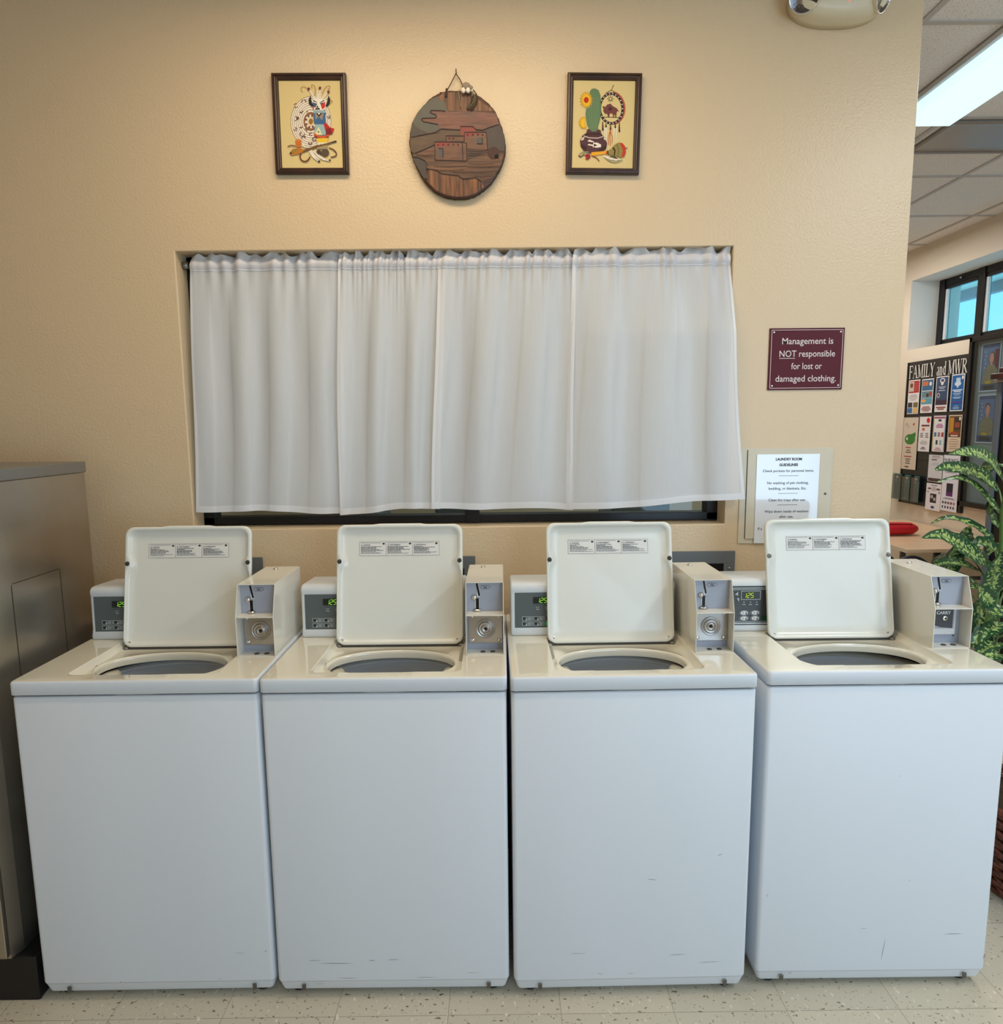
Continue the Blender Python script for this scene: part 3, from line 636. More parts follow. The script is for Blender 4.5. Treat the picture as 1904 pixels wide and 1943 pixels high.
# ------------------------------------------------------------------ curtains and rod
mb = MB(); rodm = mat('curtain_rod_steel', (150, 148, 140), .25, .9)
mb.tube([(RX0+.001,   .716, 2.157), (RX1-.001,   .716, 2.157)], .010, rodm, 14); mb.tube([(RX0,   .716, 2.157), (RX0+.02,   .716, 2.157)], .0135, rodm, 14)
mb.build('curtain_rod', label='thin metal tension rod across the top of the window recess', cat='curtain rod')
sheer = sheer_mat('sheer_voile', .83, (250, 250, 252)); hemm = sheer_mat('sheer_hem', .985, (250, 250, 252)); headm = sheer_mat('sheer_header', .95, (240, 238, 242))
def curtain(xt0, xt1, xb0, xb1, zb0, zb1, y0, seed, label, fwd=None, folds=6):
    rnd = random.Random(seed); NU, NV = 150, 90; ztop = 2.192
    ph = [rnd.uniform(0, 6.28) for _ in range(12)]; fr = [rnd.uniform(.8, 1.2) for _ in range(12)]
    # gather density warp
    kn = [rnd.uniform(-.5, .5) for _ in range(5)]
    def warp(u): return u+.035*sum(kn[i]*math.sin(PI*(i+1)*u) for i in range(5))
    ruf = lambda u: .007*math.sin(u*38*fr[0]+ph[0])+.006*math.sin(u*61*fr[1]+ph[1])+.003*math.sin(u*97+ph[2])
    rows = []; bt = [rnd.uniform(-.005, .005) for _ in range(4)]
    for j in range(NV+1):
        v = j/NV; row = []
        for i in range(NU+1):
            u = i/NU; uu = warp(u)
            xl = xt0+(xb0-xt0)*v**.8 + .004*math.sin(v*7+ph[3])*v; xr = xt1+(xb1-xt1)*v**(1.7 if fwd and seed == 14 else .8)+.004*math.sin(v*6+ph[4])*v
            x = xl+(xr-xl)*(u*(v)+uu*(1-v))
            zb = zb0+(zb1-zb0)*u+.003*math.sin(u*9+ph[5])+bt[0]*math.sin(u*PI)
            zt = ztop+ruf(u)*.9-.004
            # z: first rows ruffle 2.192 -> 2.168, pocket -> 2.133, then body
            if j <= 6: z = zt+(2.170-zt)*j/6
            elif j <= 16: z = 2.170+(2.135-2.170)*(j-6)/10
            else: z = 2.135+(zb-2.135)*(j-16)/(NV-16)
            vb = max(0, (2.135-z)/(2.135-1.30))
            g = math.exp(-vb*16); big = min(1, vb*2.5)
            y = y0
            y += g*.0042*(math.sin(u*folds*19*fr[2]+ph[6])+.8*math.sin(u*folds*31*fr[3]+ph[7]))
            f1 = math.sin(uu*folds*PI*2*fr[4]+ph[8]+.5*math.sin(3*v+ph[1])); f2 = math.sin(uu*folds*PI*2.9*fr[5]+ph[9]+vb*.8)*(.4+.6*math.exp(-vb*4))
            prof = math.copysign(abs(f1)**.75, f1)
            fade = .35+.65*math.exp(-((vb-.35)/.5)**2)
            y += (.3+.7*big)*(.0125*prof*fade + .0035*f2*(1-.5*vb))+.0016*math.sin(uu*folds*9+ph[10])*math.exp(-vb*3.5)
            if 6 <= j <= 16: y -= .007*math.sin(PI*(j-6)/10)
            if j < 6: y += .012*math.sin(u*44+ph[11])*(1-j/6)
            if fwd: y += fwd(u, vb)
            row.append((x, y, z))
        rows.append(row)
    def sub(js, is_, m, off=0):
        mb = MB(); mb.rings([[(rows[j][i][0], rows[j][i][1]-off, rows[j][i][2]) for i in is_] for j in js], m, closed=False); return mb
    c = sub(range(0, NV+1), range(0, NU+1), sheer).build('curtain', label=label, cat='curtain', group='sheer white curtain panels', fixn=False)
    hs = 3; full = range(0, NU+1)
    sub(range(NV-2, NV+1), full, hemm, .0012).build('bottom_hem', c, fixn=False)
    sub(range(6, NV+1), range(0, hs+1), hemm, .0014).build('side_hem', c, fixn=False)
    sub(range(6, NV+1), range(NU-hs, NU+1), hemm, .0014).build('side_hem', c, fixn=False)
    sub(range(6, 17), full, headm, .0012).build('rod_pocket', c, fixn=False)
    mb = MB(); mb.rings([[(p[0], p[1]-.0022, p[2]+d) for p in rows[16]] for d in (.0011, -.0011)], hemm, closed=False); mb.build('stitch_line', c, fixn=False)
curtain(-1.072, -.548, -1.104, -.588, 1.303, 1.287, .694, 11, 'sheer white curtain panel at the left end of the rod', lambda u, v: -.022*v*(1-u), 3.2)
curtain(-.560, -.192, -.602, -.236, 1.281, 1.305, .689, 12, 'narrow gathered sheer white curtain panel between the left end panel and the middle', None, 3.6)
curtain(-.212, .250, -.268, .235, 1.300, 1.295, .684, 13, 'sheer white curtain panel just right of the middle, tightly bunched at its top left', None, 3.6)
curtain(.238, .770, .214, .832, 1.292, 1.334, .679, 14, 'sheer white curtain panel at the right end, its lower corner lapping onto the wall', lambda u, v: -.052*min(1, v*3.6)*u**.6, 3.0)

# ------------------------------------------------------------------ wall pictures
frame_m = wood_mat('dark_walnut_frame', (40, 22, 14), (70, 42, 28), (20, 20, 4), .35)
linen = mat('yellow_linen', (222, 198, 138), .8, bump=.0002, bscale=1800)
def picture(x0, x1, z0, z1, tilt, label, paint):
    cx, cz = (x0+x1)/2, (z0+z1)/2; w_, h_ = x1-x0, z1-z0
    R = empty('framed_picture', (cx, YW, cz), label=label, cat='picture', group='framed embroideries'); R.rotation_euler = (0, tilt, 0)
    mb = MB()
    def rr(i, y): return [(-w_/2+i, y, -h_/2+i), (w_/2-i, y, -h_/2+i), (w_/2-i, y, h_/2-i), (-w_/2+i, y, h_/2-i)]
    mb.rings([rr(0, -.001), rr(0, -.017), rr(.002, -.0195), rr(.0075, -.0205), rr(.009, -.0165), rr(.012, -.0150), rr(.015, -.0155), rr(.0185, -.013), rr(.0205, -.007)], frame_m, smooth=False)
    mb.build('frame', R)
    mb = MB(); i = .0203; mb.box(-w_/2+i, w_/2-i, -.008, -.002, -h_/2+i, h_/2-i, linen); mb.build('backing_cloth', R)
    mb = MB(); iw, ih = w_-2*.0205, h_-2*.0205
    A_ = Art(mb, lambda a, b, d: (a, -.0082-d, b), .00002); paint(A_, iw, ih); mb.build('embroidery', R, fixn=False)

INKB = C(26, 22, 24)
def paintL(A, iw, ih):
    def P(px, py):
        v = (py-318)/1362; u = (px-(250+75*v))/(990-25*v); return (-iw/2+u*iw, ih/2-v*ih)
    K = iw/990
    mar, wht, gry = C(110, 56, 50), C(236, 226, 206), C(150, 118, 96)
    cx, cy = 775, 950
    def ov(rx, ry, m, ccx=cx, ccy=cy):
        A.poly([P(ccx+rx*math.cos(t*2*PI/40)-.0*ry, ccy+ry*math.sin(t*2*PI/40)) for t in range(40)], m)
    for i, (rx, ry, m) in enumerate(((325, 395, mar), (318, 388, wht), (298, 364, gry), (290, 355, wht), (268, 330, mar), (262, 322, wht), (240, 295, gry), (232, 287, wht), (210, 262, mar), (203, 254, wht), (180, 228, gry), (172, 220, wht), (150, 190, gry), (140, 178, wht), (120, 150, C(140, 96, 60)), (92, 108, wht), (60, 78, C(222, 200, 160)), (34, 46, C(150, 106, 40)))): ov(rx, ry, m)
    for (px, py, s) in ((535, 700, 55), (660, 640, 55), (520, 905, 60), (530, 1070, 40), (620, 1030, 35), (640, 1150, 60), (780, 1150, 40), (620, 790, 40), (700, 1080, 30), (830, 1230, 45), (720, 800, 0), (1060, 880, 35), (660, 1200, 40), (770, 1290, 40), (565, 900, 25)):
        for k in range(7):
            a = random.Random(px+k).uniform(0, 6.28); r = s*.6; x = px+r*math.cos(a); y = py+r*.9*math.sin(a); q = 8
            A.poly([P(x-q, y-q), P(x+q, y-q), P(x+q, y+q), P(x-q, y+q)], mar)
    for t in range(8):
        a = t*PI/4+.3; x = cx+76*math.cos(a); y = cy+94*math.sin(a); A.poly([P(x-14, y-14), P(x+14, y-14), P(x+14, y+14), P(x-14, y+14)], mar)
    # feather crown
    for (bx, by, tx, ty, wd) in ((880, 640, 735, 450, 34), (880, 640, 800, 520, 34), (895, 640, 875, 470, 40), (905, 640, 930, 440, 40), (920, 640, 1060, 490, 34), (930, 650, 1090, 560, 26), (870, 640, 770, 560, 30)):
        A.line([P(bx, by), P((bx+tx)/2, (by+ty)/2), P(tx, ty)], K*wd*1.1, wht, K*wd*.6)
        A.line([P(bx, by), P(tx, ty)], K*5, C(180, 150, 120))
    for (x, y) in ((740, 452), (922, 440), (1058, 497)): A.poly([P(x-22, y-12), P(x, y-32), P(x+24, y-10), P(x+8, y+28), P(x-14, y+24)], mar)
    br = C(168, 104, 62)
    for pts in ([(830, 560), (850, 480), (830, 400), (790, 385), (785, 420), (805, 435)], [(960, 520), (1000, 440), (1050, 400), (1085, 415), (1070, 450), (1045, 440)], [(720, 440), (660, 410), (620, 435), (625, 480), (650, 490)], [(1060, 640), (1100, 620), (1120, 650), (1095, 665)]):
        A.line([P(p.x, p.y) for p in catmull([(a, b, 0) for a, b in pts], 5)], K*7, br)
    # mask with horns
    A.poly([P(790, 620), P(880, 600), P(1030, 620), P(1010, 760), P(960, 790), P(860, 790), P(810, 760)], wht)
    A.poly([P(800, 650), P(880, 680), P(850, 740), P(800, 720)], C(70, 88, 110)); A.poly([P(930, 680), P(1010, 650), P(1000, 740), P(960, 770)], C(198, 40, 34)); A.poly([P(915, 670), P(975, 655), P(950, 700)], C(70, 88, 110)); A.poly([P(795, 725), P(835, 735), P(820, 770)], C(198, 60, 44))
    A.line([P(815, 630), P(880, 660)], K*18, INKB, K*6); A.line([P(990, 630), P(925, 660)], K*18, INKB, K*6)
    A.poly([P(880, 705), P(905, 735), P(860, 740)], INKB); A.poly([P(855, 745), P(915, 745), P(925, 770), P(845, 772)], INKB)
    for s, c0 in ((1, 765), (-1, 1065)):
        A.poly([P(c0+10*s, 545), P(c0-22*s, 610), P(c0-18*s, 680), P(c0+30*s, 725), P(c0+60*s, 715), P(c0+30*s, 670), P(c0+15*s, 610)], INKB)
    # body
    A.poly([P(825, 780), P(1015, 780), P(1020, 830), P(815, 830)], C(150, 168, 172)); A.poly([P(818, 825), P(1020, 820), P(1015, 1000), P(850, 1005), P(825, 950)], C(52, 98, 140))
    A.poly([P(840, 830), P(985, 830), P(960, 940), P(905, 880), P(855, 930)], C(150, 130, 112)); A.poly([P(860, 825), P(960, 825), P(908, 885)], INKB); A.poly([P(885, 825), P(930, 825), P(908, 855)], wht)
    A.poly([P(850, 1000), P(985, 1000), P(1030, 1170), P(830, 1160)], C(150, 178, 178)); A.poly([P(905, 1040), P(960, 1170), P(835, 1165)], C(226, 220, 160)); A.poly([P(900, 1100), P(915, 1120), P(900, 1140), P(888, 1120)], mar)
    A.line([P(1020, 850), P(1030, 980)], K*14, wht)
    A.line([P(835, 1150), P(900, 1195), P(990, 1200), P(1070, 1175)], K*30, C(214, 84, 36)); A.line([P(840, 1185), P(900, 1220), P(990, 1225), P(1060, 1200)], K*22, C(120, 20, 18))
    A.poly([P(980, 990), P(1030, 985), P(1085, 1050), P(1155, 1070), P(1130, 1130), P(1060, 1160), P(1020, 1110)], C(188, 26, 24)); A.poly([P(1030, 1070), P(1090, 1060), P(1130, 1150), P(1060, 1165), P(1015, 1170)], C(126, 14, 22))
    A.poly([P(870, 1220), P(1055, 1215), P(1045, 1290), P(880, 1285)], C(232, 190, 44))
    A.poly([P(885, 1290), P(1045, 1290), P(1050, 1390), P(880, 1390)], C(158, 142, 104)); A.poly([P(880, 1310), P(910, 1330), P(940, 1305), P(960, 1335), P(1000, 1300), P(1045, 1320), P(1045, 1285), P(885, 1285)], C(222, 214, 176))
    A.ell(*P(910, 1450), K*42, K*48, C(72, 54, 40)); A.ell(*P(1010, 1450), K*66, K*58, C(84, 66, 50))
    # pipe, stick, feathers, cords
    A.line([P(640, 1430), P(760, 1390), P(880, 1350), P(1040, 1310), P(1190, 1265)], K*36, C(112, 74, 40), K*22); A.line([P(1120, 1285), P(1192, 1268)], K*22, INKB)
    A.poly([P(440, 1450), P(490, 1390), P(590, 1370), P(680, 1400), P(640, 1450), P(560, 1475), P(470, 1490)], C(184, 116, 30)); A.poly([P(450, 1440), P(510, 1400), P(570, 1400), P(500, 1460)], C(140, 124, 60)); A.ell(*P(465, 1455), K*20, K*14, C(80, 52, 20))
    A.poly([P(535, 1245), P(630, 1245), P(625, 1360), P(550, 1355)], C(200, 108, 28)); A.ell(*P(582, 1248), K*47, K*16, C(214, 130, 50))
    for pts, c, wd in (([(412, 1350), (470, 1330), (540, 1345)], C(110, 56, 30), 14), ([(630, 1450), (610, 1510), (640, 1570), (700, 1585), (750, 1550), (770, 1510)], C(100, 40, 22), 20), ([(1070, 1370), (1140, 1400), (1185, 1450), (1180, 1500), (1100, 1520)], C(86, 48, 30), 18)):
        A.line([P(p.x, p.y) for p in catmull([(a, b, 0) for a, b in pts], 5)], K*wd, c)
    for a_, b_ in (((760, 1420), (915, 1590)), ((780, 1410), (930, 1560)), ((830, 1420), (1000, 1565)), ((900, 1490), (1090, 1580)), ((640, 1320), (760, 1360))): A.line([P(*a_), P((a_[0]+b_[0])/2-12, (a_[1]+b_[1])/2+12), P(*b_)], K*36, wht, K*20); A.line([P(*a_), P(*b_)], K*4, gry)
    for x, y in ((915, 1588), (1085, 1570)): A.ell(*P(x, y), K*18, K*15, C(44, 30, 24), 12)

def paintR(A, iw, ih):
    def P(px, py):
        v = (py-364)/1262; u = (px-(380-35*v))/(910-25*v); return (-iw/2+u*iw, ih/2-v*ih)
    K = iw/910; grn = C(98, 124, 84); dk = C(54, 22, 22); yel = C(240, 190, 20); wht = C(238, 226, 206)
    # dream catcher hoop
    def ring(r0, r1, m, cx=930, cy=760, ex=1.0, n=40, a0=0, a1=2*PI):
        A.line([P(cx+(r0+r1)/2*.78*math.cos(a0+(a1-a0)*i/n), cy+(r0+r1)/2*math.sin(a0+(a1-a0)*i/n)) for i in range(n+1)], K*(r1-r0), m)
    ring(208, 240, C(176, 84, 60), 948, 755, a0=-1.5, a1=1.5); ring(196, 232, dk)
    for t in range(22):
        a = t*2*PI/22; x = 930+214*.78*math.cos(a); y = 760+214*math.sin(a); A.ell(*P(x, y), K*10, K*8, wht, 8)
    A.line([P(850, 540), P(935, 495), P(965, 430)], K*9, C(90, 60, 44)); A.line([P(935, 495), P(1020, 545)], K*9, C(150, 80, 56)); A.ell(*P(962, 432), K*8, K*8, dk, 8)
    A.line([P(780, 885), P(1050, 888)], K*8, C(70, 50, 24))
    # bison
    A.poly([P(800, 740), P(820, 722), P(835, 745), P(870, 705), P(915, 690), P(960, 730), P(1010, 755), P(1035, 790), P(1045, 820), P(1025, 790), P(1010, 810), P(1005, 850), P(1000, 882), P(985, 882), P(985, 850), P(965, 850), P(975, 882), P(955, 882), P(945, 830), P(905, 835), P(900, 882), P(880, 882), P(870, 840), P(845, 830), P(850, 850), P(830, 830), P(812, 800), P(815, 765)], C(112, 56, 52)); A.poly([P(880, 770), P(912, 735), P(945, 770), P(912, 795)], dk)
    for t in range(8):
        a = t*PI/4; A.line([P(918+22*math.cos(a), 622+26*math.sin(a)), P(918+52*math.cos(a), 622+52*math.sin(a))], K*6, C(84, 60, 20))
    A.ell(*P(918, 622), K*24, K*24, C(84, 60, 20), 16); A.ell(*P(918, 622), K*17, K*17, C(224, 200, 130), 16)
    # tassels
    for x, y0, y1, m in ((802, 950, 1080, dk), (850, 980, 1030, dk), (915, 990, 1070, dk), (985, 985, 1045, dk), (1045, 960, 1100, dk)): A.line([P(x, y0), P(x, y1)], K*10, m, K*26)
    for x in (835, 860, 970, 1000): A.line([P(x, 1040), P(x-6, 1150), P(x-10, 1260)], K*18, wht, K*6)
    for pts in ([(912, 1070), (880, 1180), (885, 1290)], [(912, 1070), (940, 1180), (935, 1260)], [(912, 1080), (905, 1200), (912, 1300)]): A.line([P(*p) for p in pts], K*8, C(190, 80, 44))
    # cactus
    pts = [(620, 1100), (570, 1000), (548, 850), (565, 740), (600, 640), (605, 540), (640, 485), (690, 474), (745, 500), (772, 570), (775, 680), (778, 800), (765, 920), (735, 1020), (725, 1100)]
    A.poly([P(*p) for p in pts], grn)
    for dx in (-70, -35, 0, 35, 65): A.line([P(675+dx*.9, 600), P(668+dx, 800), P(670+dx*.6, 1050)], K*4, C(126, 150, 108))
    # flowers
    for cx, cy, r in ((562, 645, 110), (520, 975, 80)):
        for ly, mm in ((1.0, C(214, 150, 20)), (.82, yel)):
            for t in range(16):
                a = t*PI/8+ly; 
                if cy > 900 and math.cos(a) > .55: continue
                x, y = cx+r*ly*math.cos(a)*.9, cy+r*ly*1.15*math.sin(a); A.line([P(cx, cy), P((cx+x)/2, (cy+y)/2), P(x, y)], K*(r*.34), mm, K*8)
        if cy < 900: A.ell(*P(cx, cy), K*36, K*42, C(190, 30, 16))
    # pot
    A.poly([P(*p) for p in ((570, 1070), (600, 1060), (640, 1100), (700, 1100), (735, 1065), (770, 1080), (775, 1130), (830, 1190), (862, 1270), (845, 1350), (780, 1410), (640, 1420), (530, 1400), (475, 1320), (465, 1240), (500, 1160), (560, 1120))], C(84, 44, 50))
    A.poly([P(555, 1120), P(775, 1120), P(800, 1165), P(530, 1160)], dk); A.line([P(520, 1165), P(600, 1190), P(720, 1195), P(805, 1170)], K*9, wht)
    for t in range(6): A.ell(*P(570+t*38, 1155), K*7, K*9, C(110, 64, 60), 8)
    A.poly([P(475, 1280), P(560, 1320), P(560, 1390), P(490, 1340)], dk); A.poly([P(850, 1290), P(800, 1320), P(700, 1400), P(780, 1405), P(848, 1340)], dk)
    for z in (1245, 1300): A.poly([P(590, z-20), P(655, z-8), P(650, z+10), P(575, z-2)], wht)
    A.poly([P(660, 1260), P(720, 1260), P(775, 1290), P(770, 1325), P(700, 1335), P(650, 1320)], wht); A.poly([P(668, 1275), P(720, 1300), P(665, 1320)], dk); A.line([P(600, 1220), P(665, 1250), P(655, 1330)], K*9, wht)
    for a_, b_ in (((485, 1200), (530, 1190)), ((480, 1225), (520, 1212)), ((815, 1190), (835, 1220))): A.line([P(*a_), P(*b_)], K*14, wht)
    # rattle, gourd
    A.line([P(630, 1430), P(740, 1415), P(850, 1400)], K*52, C(236, 166, 26), K*40); A.line([P(850, 1385), P(852, 1430)], K*14, C(190, 50, 30))
    A.poly([P(*p) for p in ((865, 1380), (920, 1350), (970, 1290), (1030, 1255), (1090, 1265), (1130, 1320), (1135, 1400), (1110, 1460), (1060, 1480), (980, 1450), (880, 1435))], C(150, 128, 64))
    A.poly([P(*p) for p in ((1045, 1255), (1090, 1265), (1130, 1320), (1135, 1400), (1105, 1462), (1070, 1475), (1090, 1370))], C(196, 52, 24))
    A.poly([P(*p) for p in ((935, 1330), (960, 1325), (985, 1370), (975, 1445), (955, 1442), (965, 1380))], dk); A.poly([P(*p) for p in ((990, 1280), (1010, 1268), (1040, 1360), (1025, 1465), (1010, 1460), (1020, 1360))], C(112, 116, 50)); A.line([P(866, 1375), P(878, 1440)], K*16, dk)
    A.line([P(1130, 1345), P(1158, 1330)], K*10, dk)
    A.poly([P(530, 1450), P(560, 1425), P(610, 1430), P(615, 1480), P(575, 1515), P(540, 1500), P(560, 1475)], C(156, 20, 28))
    for pts, c in (([(630, 1450), (700, 1480), (745, 1530)], C(140, 70, 40)), ([(450, 1460), (480, 1410), (540, 1400), (590, 1400)], C(150, 150, 110)), ([(445, 1450), (470, 1470), (530, 1430)], dk), ([(830, 1470), (880, 1520), (980, 1545), (1080, 1510)], C(150, 150, 110)), ([(900, 1470), (950, 1460), (1010, 1495)], dk), ([(800, 1460), (900, 1480), (1000, 1520)], wht), ([(820, 1455), (900, 1500), (1050, 1500)], wht)):
        A.line([P(p.x, p.y) for p in catmull([(a, b, 0) for a, b in pts], 4)], K*14, c)
picture(-.7525, -.511, 2.4295, 2.738, .006, 'framed embroidery of a horned figure before a round basket, left of the wooden plaque', paintL)
picture(.2095, .452, 2.420, 2.730, -.026, 'framed embroidery of a cactus with yellow flowers, right of the wooden plaque', paintR)
for o in bpy.data.objects:
    if o.name.startswith('framed_picture.'): o.rotation_euler = (0, .0, 0); o.rotation_euler[1] = .02

# round carved plaque
PX0, PZC = -.150, 2.511
R = empty('wooden_plaque', (PX0, YW, PZC), label='round carved wooden plaque of adobe houses hanging on a cord', cat='wall plaque')
wd1 = wood_mat('carved_wood', (52, 32, 24), (92, 56, 38), (8, 8, 60), .45); bark = wood_mat('bark_edge', (36, 26, 18), (84, 62, 44), (60, 60, 60), .8)
kx, kz = .0002407, .0002268
def PP(x, y): return ((x-775)*kx, (1105-y)*kz)
outl = [(765, 370), (870, 372), (960, 380), (1040, 420), (1130, 475), (1220, 560), (1300, 660), (1355, 790), (1400, 930), (1430, 1080), (1425, 1230), (1390, 1370), (1320, 1500), (1230, 1630), (1120, 1730), (1010, 1800), (880, 1840), (750, 1845), (600, 1815), (460, 1750), (330, 1620), (240, 1480), (180, 1340), (135, 1220), (115, 1080), (130, 930), (165, 790), (230, 670), (320, 560), (430, 460), (540, 395), (650, 370)]
oc = catmull([(a, b, 0) for a, b in outl+[outl[0]]], 4)[:-1]; rj = random.Random(5)
o2 = []
for p in oc:
    j = 1+rj.uniform(-.006, .006); o2.append(PP(775+(p.x-775)*j, 1105+(p.y-1105)*j))
mb = MB()
def oring(k, y): return [(x*k, y, z*k) for x, z in o2]
mb.rings([oring(.98, -.001), oring(1.0, -.006), oring(1.0, -.018), oring(.985, -.0235)], bark, True, False)
mb.rings([oring(.985, -.0235), oring(.965, -.025), oring(.5, -.025), oring(.02, -.025)], wd1, False, True); mb.build('slab', R)
mb = MB(); A_ = Art(mb, lambda a, b, d: (a, -.0252-d, b), .00005)
Q = lambda pts: [PP(*p) for p in pts]
skyc = mat('paint_greygreen', (74, 72, 62), .45, var=.2, vscale=30)
rust = wood_mat('paint_rust', (78, 40, 32), (124, 66, 48), (10, 8, 70), .4); tan = wood_mat('paint_tan', (70, 52, 38), (96, 72, 52), (20, 20, 60), .5); dgrey = mat('paint_dusk', (66, 56, 50), .5, var=.25, vscale=40)
adobe = wood_mat('paint_adobe', (84, 52, 38), (116, 76, 54), (12, 12, 40), .45); stripe = wood_mat('carved_stripes', (40, 26, 22), (146, 92, 54), (110, 20, 8), .5); redd = C(130, 52, 44, .5); slate = C(70, 70, 74, .5)
A_.poly(Q([(170, 790), (235, 675), (325, 570), (440, 480), (560, 440), (640, 520), (640, 640), (700, 700), (600, 800), (520, 900), (400, 950), (280, 900), (210, 850)]), skyc)
A_.poly(Q([(410, 660), (430, 640), (560, 645), (690, 665), (900, 650), (1300, 690), (1345, 830), (1120, 910), (1035, 905), (985, 860), (830, 855), (815, 905), (540, 890), (520, 830), (340, 800), (290, 760), (310, 745), (430, 750), (480, 740), (500, 720), (490, 700), (430, 680)]), rust)
A_.poly(Q([(165, 800), (210, 860), (300, 920), (400, 945), (150, 1000), (135, 930)]), dgrey); A_.poly(Q([(130, 1010), (400, 960), (530, 900), (820, 910), (830, 1060), (470, 1100), (190, 1220), (130, 1180)]), tan)
A_.poly(Q([(1120, 915), (1345, 845), (1400, 950), (1422, 1080), (1415, 1200), (1180, 1180), (1180, 960)]), dgrey)
A_.poly(Q([(190, 1220), (470, 1100), (470, 1310), (900, 1330), (1180, 1200), (1400, 1240), (1370, 1380), (1250, 1560), (1090, 1610), (830, 1560), (560, 1500), (350, 1420), (340, 1340), (150, 1250)]), wood_mat('carved_plain', (66, 42, 30), (116, 76, 50), (5, 8, 110), .45))
A_.poly(Q([(150, 1270), (250, 1280), (340, 1330), (355, 1400), (330, 1460), (380, 1560), (300, 1560), (210, 1390)]), dgrey)
A_.poly(Q([(370, 1430), (540, 1490), (680, 1520), (790, 1530), (830, 1585), (1020, 1565), (1090, 1610), (1130, 1690), (1010, 1775), (880, 1815), (750, 1820), (600, 1790), (470, 1730), (350, 1600)]), stripe)
A_.poly(Q([(520, 470), (600, 400), (1000, 400), (1060, 500), (1300, 660), (1000, 650), (700, 655), (640, 640), (620, 540)]), stripe)
# buildings
A_.poly(Q([(820, 858), (985, 862), (1025, 905), (1025, 940), (870, 940), (865, 990), (820, 985)]), redd)
A_.poly(Q([(870, 940), (1180, 940), (1180, 1180), (870, 1160)]), adobe); A_.poly(Q([(620, 985), (870, 985), (870, 1060), (620, 1060)]), adobe); A_.poly(Q([(465, 1065), (840, 1070), (900, 1085), (895, 1330), (465, 1315)]), adobe)
A_.poly(Q([(465, 1065), (700, 1068), (640, 1120), (465, 1140)]), redd); A_.poly(Q([(870, 940), (1100, 940), (920, 1000), (870, 1060)]), redd)
A_.poly(Q([(515, 1155), (575, 1155), (575, 1280), (515, 1270)]), slate); A_.poly(Q([(1035, 1015), (1115, 1015), (1115, 1100), (1035, 1090)]), slate)
for x, y in ((510, 1108), (580, 1106), (650, 1108), (720, 1108), (785, 1108), (915, 975), (985, 975), (1055, 975), (1118, 978), (665, 1020), (720, 1020)): A_.ell(*PP(x, y), kx*14, kz*14, C(96, 26, 24), 10)
A_.ell(*PP(1265, 1225), kx*82, kz*84, C(74, 46, 40)); A_.poly(Q([(1275, 1300), (1280, 1255), (1305, 1240), (1330, 1255), (1335, 1300)]), blackgloss)
ln = C(38, 20, 16, .6); zs = []
for pts in ([(410, 660), (430, 640), (560, 645), (620, 655)], [(410, 660), (430, 680), (490, 700), (500, 720), (480, 742), (310, 745), (290, 760), (320, 790), (520, 830)], [(150, 1000), (300, 970), (480, 940), (560, 890), (810, 908), (820, 858), (985, 862), (1030, 905), (1120, 912), (1200, 880), (1340, 838)],
            [(865, 1060), (875, 940), (1170, 940), (1185, 1180)], [(620, 1060), (622, 985), (865, 990)], [(465, 1315), (465, 1065), (840, 1072), (900, 1090), (895, 1330), (465, 1315)], [(840, 1072), (845, 1330)], [(190, 1220), (330, 1165), (465, 1105)], [(150, 1265), (250, 1280), (330, 1325), (355, 1380), (345, 1430), (470, 1450), (560, 1505), (780, 1530), (840, 1580), (1010, 1562), (1090, 1610)], [(515, 1155), (575, 1155), (575, 1280)], [(1115, 1015), (1115, 1100), (1040, 1095)]):
    A_.line([PP(*p) for p in pts], .0028, ln)
for (x0, x1, y) in ((920, 1180, 1190), (930, 1190, 1220), (910, 1160, 1250), (450, 900, 1400), (900, 1340, 1410), (700, 1300, 1480), (480, 860, 1450), (920, 1280, 1370), (1000, 1250, 1540), (200, 440, 1240), (300, 450, 1260)): A_.line([PP(x0, y), PP((x0+x1)/2, y+8), PP(x1, y-4)], .0011, ln)
mb.build('carved_scene', R, fixn=False)
cord = mat('leather_cord', (76, 46, 28), .7)
mb = MB(); f = lambda x, y, d=-.012: (PP(x, y)[0], d, PP(x, y)[1])
mb.tube([f(640, 450, -.027), f(645, 380, -.026), f(700, 250), f(768, 125)], .0016, cord); mb.tube([f(768, 125), f(820, 200), f(860, 290), f(880, 400, -.026)], .0016, cord); mb.tube([f(545, 375), f(600, 400, -.02), f(645, 395, -.027)], .0015, cord)
mb.tube([f(640, 345, -.022), f(630, 470, -.027)], .003, cord)
mb.build('hanging_cord', R)
mb = MB(); mb.tube([f(770, 55, -.010), f(770, 120, -.012)], .0014, cord); mb.tube([f(770, 90, -.012), f(770, 90, -.001)], .0014, ln); mb.build('nail', R)
feath = mat('feather_fluff', (150, 134, 112), .9, var=.3, vscale=80)
mb = MB(); mb.ball((*f(905, 330)[:1], -.032, f(905, 330)[2]), .012, feath, 12, (1.2, .6, .9)); mb.ball((f(950, 350)[0], -.031, f(950, 350)[2]), .009, feath, 12, (1.3, .6, .8)); mb.build('fluff', R)
for bx in (868, 932):
    mb = MB(); mb.ball((f(bx, 400)[0], -.037, f(bx, 400)[2]), .0072, mat('white_bead', (240, 226, 210), .3), 14, (1, .9, 1.25)); mb.build('bead', R)
mb = MB()
